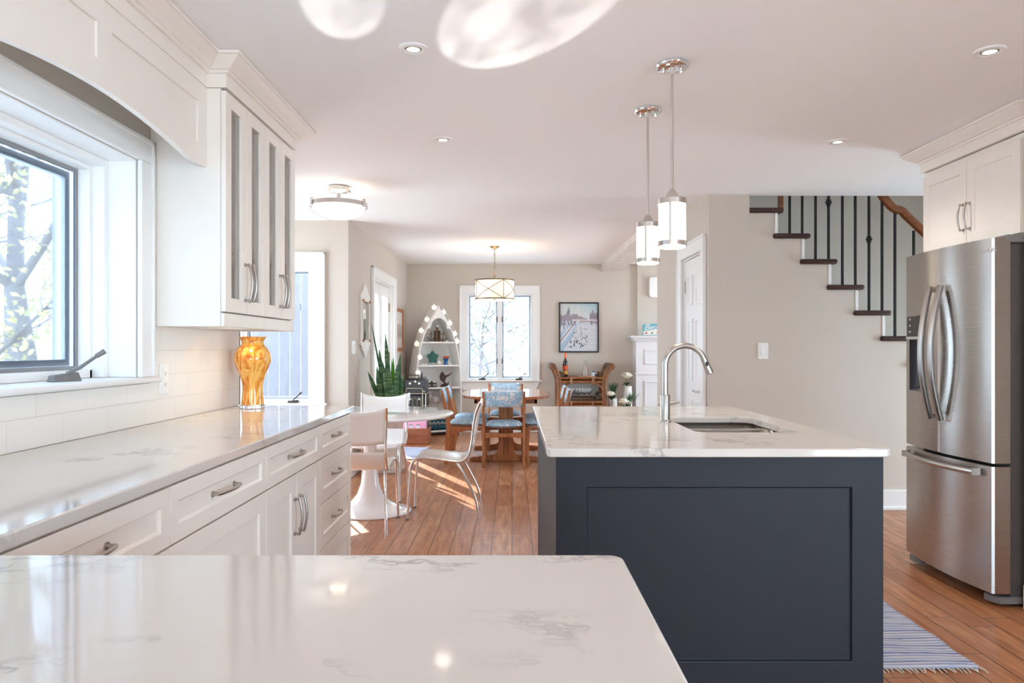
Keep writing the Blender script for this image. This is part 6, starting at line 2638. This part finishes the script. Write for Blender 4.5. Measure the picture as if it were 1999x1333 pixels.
# ------------------------------------------------------------------ mantel with sign, wall speaker
MANT = paint('pale_grey_white_mantel_paint', srgb(226, 224, 224), .5, var=.01)
MY = 10.20
mt_ = thing('mantel', 'white panelled mantel beside the flower vases', 'mantel', (ux(1290, MY), MY, 0))
mx0, mx1 = ux(1241.5, MY), 3.0
b = B().box(mx0, mx1, MY, 10.459, .001, vz(664, MY))
obj('body', b, MANT, mt_)
b = B()
sweep(b, [(mx0, 10.455), (mx0, MY), (mx1, MY)][::-1], [(0, vz(664, MY)), (0, vz(672, MY)), (-.03, vz(664, MY)), (-.075, vz(661, MY)), (-.085, vz(660, MY)), (-.085, vz(655.5, MY)), (.0, vz(655.5, MY))]) if False else None
b.box(mx0 - .090, mx1, MY - .090, 10.458, vz(659, MY), vz(655.3, MY)).box(mx0 - .06, mx1, MY - .06, 10.458, vz(662, MY), vz(659, MY)).box(mx0 - .03, mx1, MY - .03, 10.458, vz(666, MY), vz(662, MY))
obj('shelf', b, MANT, mt_, bevel=.004)
b = B().box(mx0 - .012, mx1, MY - .014, MY, vz(731, MY), vz(727.5, MY))
obj('band', b, MANT, mt_, bevel=.003)
for (u0, u1, v0, v1) in [(1258, 1318, 711, 682), (1258, 1318, 838, 743)]:
    x0_, x1_, z0_, z1_ = ux(u0, MY), ux(u1, MY), max(vz(v0, MY), .06), vz(v1, MY)
    b = B()
    O = [(x0_, z0_), (x1_, z0_), (x1_, z1_), (x0_, z1_)]
    I = [(x0_ + .025, z0_ + .025), (x1_ - .025, z0_ + .025), (x1_ - .025, z1_ - .025), (x0_ + .025, z1_ - .025)]
    b.ring(O, I, XZ, MY - .016, MY - .0002)
    obj('panel_moulding', b, MANT, mt_, bevel=.005)
struct('wall_chimney', B().box(ux(1244.5, 10.40), 3.0, 10.40, 10.459, vz(655, 10.4) - .01, 2.405), WALL, 'chimney wall above the white mantel', 'wall', smooth=0)

SY_ = 10.13
sg = thing('beach_sign', 'teal and white wooden sign with script lettering on the mantel', 'sign', (ux(1275, SY_), SY_, vz(655.3, SY_)))
sx0, sx1, sz0, sz1 = ux(1253.5, SY_), ux(1306, SY_), vz(655, SY_), vz(631.5, SY_)
SP = [(.04, .02), (.5, .0), (.96, .02), (1.0, .12), (.965, .28), (1.0, .46), (.965, .62), (1.0, .82), (.95, .93), (.5, 1.0), (.10, .95), (.0, .84), (.035, .66), (.0, .5), (.04, .3), (.0, .14)]


def sgn(y0, y1, mat, name, zr=(0, 1), par=None):
    b = B()
    b.prism([(sx0 + (sx1 - sx0) * a, sz0 + .001 + (sz1 - sz0) * min(max(c, zr[0]), zr[1])) for a, c in SP], XZ, y0, y1)
    return obj(name, b, mat, par or sg, smooth=0)


TEALP = paint('teal_sign_paint', srgb(112, 178, 190), .6, var=.12, scale=40)
bd = sgn(SY_, SY_ + .016, TEALP, 'board', )
b = B()
b.prism([(sx0 + (sx1 - sx0) * a, sz0 + .004 + (sz1 - sz0) * c) for a, c in ((.05, .04), (.95, .04), (.93, .36), (.5, .46), (.06, .36))], XZ, SY_ - .0012, SY_)
obj('white_band', b, CHALK, bd, smooth=0)
RY = Matrix(((1, 0, 0), (0, 0, -1), (0, 1, 0)))
text('lettering', 'Beach', .115, ((sx0 + sx1) / 2 + .0, SY_ - .002, sz0 + (sz1 - sz0) * .68), RY, CHALK, bd, .0006, 1.15, .25)
for dx, cc in ((-.05, srgb(190, 70, 40)), (.03, srgb(90, 120, 60)), (.11, srgb(190, 90, 50))):
    b = B().ball(((sx0 + sx1) / 2 - .08 + dx, SY_ - .002, sz0 + (sz1 - sz0) * .22), .014, 10, 6, (1.3, .12, .8))
    obj('painted_motif', b, paint('sign_motif', cc, .6), bd)
xs0, xs1 = ux(1266.5, 10.39), ux(1290, 10.39)
b = B()
b.prism(rrect(xs0, xs1, vz(581, 10.39), vz(541, 10.39), .03, 5), XZ, 10.34, 10.3995)
tag(obj('wall_unit', b, WPLAST, bevel=.01, seg=3), 'white rounded wall unit above the mantel sign', 'speaker')

# ------------------------------------------------------------------ outside
struct('ground', B().box(-40, 40, -8, 60, -.62, -.45), paint('pale_bounce_ground', srgb(216, 216, 214), .95, var=.06, scale=1.5), 'ground outside the windows, made pale to bounce daylight indoors', 'ground', smooth=0)  # pale tone added so the ground reflects light up to the ceilings
BARK = paint('grey_tree_bark', srgb(118, 112, 114), .9, var=.25, scale=14, stretch=(1, 1, .2), bump=.5)


def leaves(name, col):
    m = NT(name)
    n = m.noise(m.coords('Object'), 3.0)
    c = m.mix(n, dark(col, .7), dark(col, 1.3))
    df = m.n('ShaderNodeBsdfDiffuse', {'Color': c})
    tr = m.n('ShaderNodeBsdfTranslucent', {'Color': c})
    mx = m.n('ShaderNodeMixShader', {0: .45, 1: df.outputs[0], 2: tr.outputs[0]})
    m.t.links.new(mx.outputs[0], m.out.inputs[0])
    return m.m


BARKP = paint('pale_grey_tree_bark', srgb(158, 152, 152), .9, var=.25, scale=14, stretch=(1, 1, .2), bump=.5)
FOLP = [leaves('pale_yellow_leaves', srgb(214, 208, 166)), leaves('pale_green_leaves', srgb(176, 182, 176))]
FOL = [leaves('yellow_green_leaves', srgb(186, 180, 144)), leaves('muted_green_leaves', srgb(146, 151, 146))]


def tree(x, y, h, seed, label, nleaf, spread, mat, z0_=-.45, group='trees outside'):
    rnd = random.Random(seed)
    t = thing('tree', label, 'tree', (x, y, z0_), group=group)
    b = B()
    tips = []

    def branch(p, d, ln, r, lvl):
        pts = [p]
        q = p
        n = 5
        for i in range(n):
            d = (d + Vector((rnd.uniform(-.22, .22), rnd.uniform(-.22, .22), rnd.uniform(-.05, .14)))).normalized()
            q = q + d * (ln / n)
            pts.append(q)
        b.tube(pts, [r * (1 - .62 * i / n) for i in range(n + 1)], 7 if lvl < 2 else 4)
        if lvl >= 2:
            tips.extend(pts[1:])
        if lvl < 3:
            for k in range(5 if lvl else 7):
                i = rnd.randint(1 if lvl else 2, n)
                a = rnd.uniform(0, 6.28)
                dd = (d * .5 + Vector((math.cos(a), math.sin(a), rnd.uniform(-.1, .5)))).normalized()
                branch(pts[i], dd, ln * rnd.uniform(.38, .6) * spread, r * .42, lvl + 1)
    branch(Vector((x, y, z0_)), Vector((0, 0, 1)), h, h * .021, 0)
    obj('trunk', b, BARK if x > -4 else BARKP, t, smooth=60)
    b = B()
    nv, nf = b.bm.verts.new, b.bm.faces.new
    for k in range(nleaf):
        c = rnd.choice(tips) + Vector((rnd.gauss(0, .16), rnd.gauss(0, .16), rnd.gauss(0, .14)))
        u = Vector((rnd.uniform(-1, 1), rnd.uniform(-1, 1), rnd.uniform(-1, 1))).normalized()
        w = u.orthogonal().normalized()
        s = rnd.uniform(.022, .055)
        nf([nv(c - u * s), nv(c + w * s * .5), nv(c + u * s), nv(c - w * s * .5)])
    obj('foliage', b, mat, t, smooth=0)
    return t


tree(-5.15, 7.9, 6.0, 1, 'leafy tree outside the kitchen window, its trunk nearest the nook wall', 2600, 1.0, FOLP[1])
tree(-7.5, 10.9, 7.0, 8, 'slender tree farther outside the kitchen window', 1500, .9, FOLP[0])
tree(-4.75, 6.85, 2.6, 21, 'low yellowish shrub outside the kitchen window', 1500, 1.0, FOLP[0])
tree(-5.6, 3.4, 5.5, 31, 'unseen tree added to dim daylight straight out from the kitchen window', 2600, 1.0, FOLP[1])  # added out of view to thin the light through the window
tree(-5.4, .6, 5.0, 32, 'unseen tree added to dim daylight outside the kitchen window, toward the viewpoint side', 2600, 1.0, FOLP[1])  # second unseen tree, added for the same dimming
tree(-.72, 13.7, 2.2, 5, 'bare branched shrub behind the left casement of the dining window', 2600, 1.25, FOL[1])
tree(.38, 13.9, 2.3, 6, 'yellowish bush behind the right casement of the dining window', 4500, 1.25, FOL[0])
tree(-.25, 15.4, 2.8, 7, 'green bush farther behind the middle of the dining window', 4000, 1.25, FOL[1])
tree(-2.6, 16.0, 3.0, 12, 'low green tree outside the glazed double door', 900, .9, FOL[1])
fe = thing('fence', 'weathered grey board fence outside the nook window', 'fence', (-3.8, 9.5, -.45))
b = B()
rnd = random.Random(9)
x = -5.6
while x < -2.52:
    b.box(x, x + .135, 9.50 + rnd.uniform(0, .006), 9.52, -.40, 2.28 + rnd.uniform(-.02, .02))
    x += .142
b.box(-5.6, -2.5, 9.521, 9.56, .1, .19).box(-5.6, -2.5, 9.521, 9.56, 1.7, 1.79)
obj('boards', b, paint('weathered_fence_grey', srgb(112, 108, 112), .9, var=.3, scale=10, stretch=(6, 6, .6)), fe)
for x in (-5.55, -4.0, -2.55):
    b = B().box(x - .045, x + .045, 9.561, 9.65, -.449, 2.3)
    obj('post', b, BARK, fe)
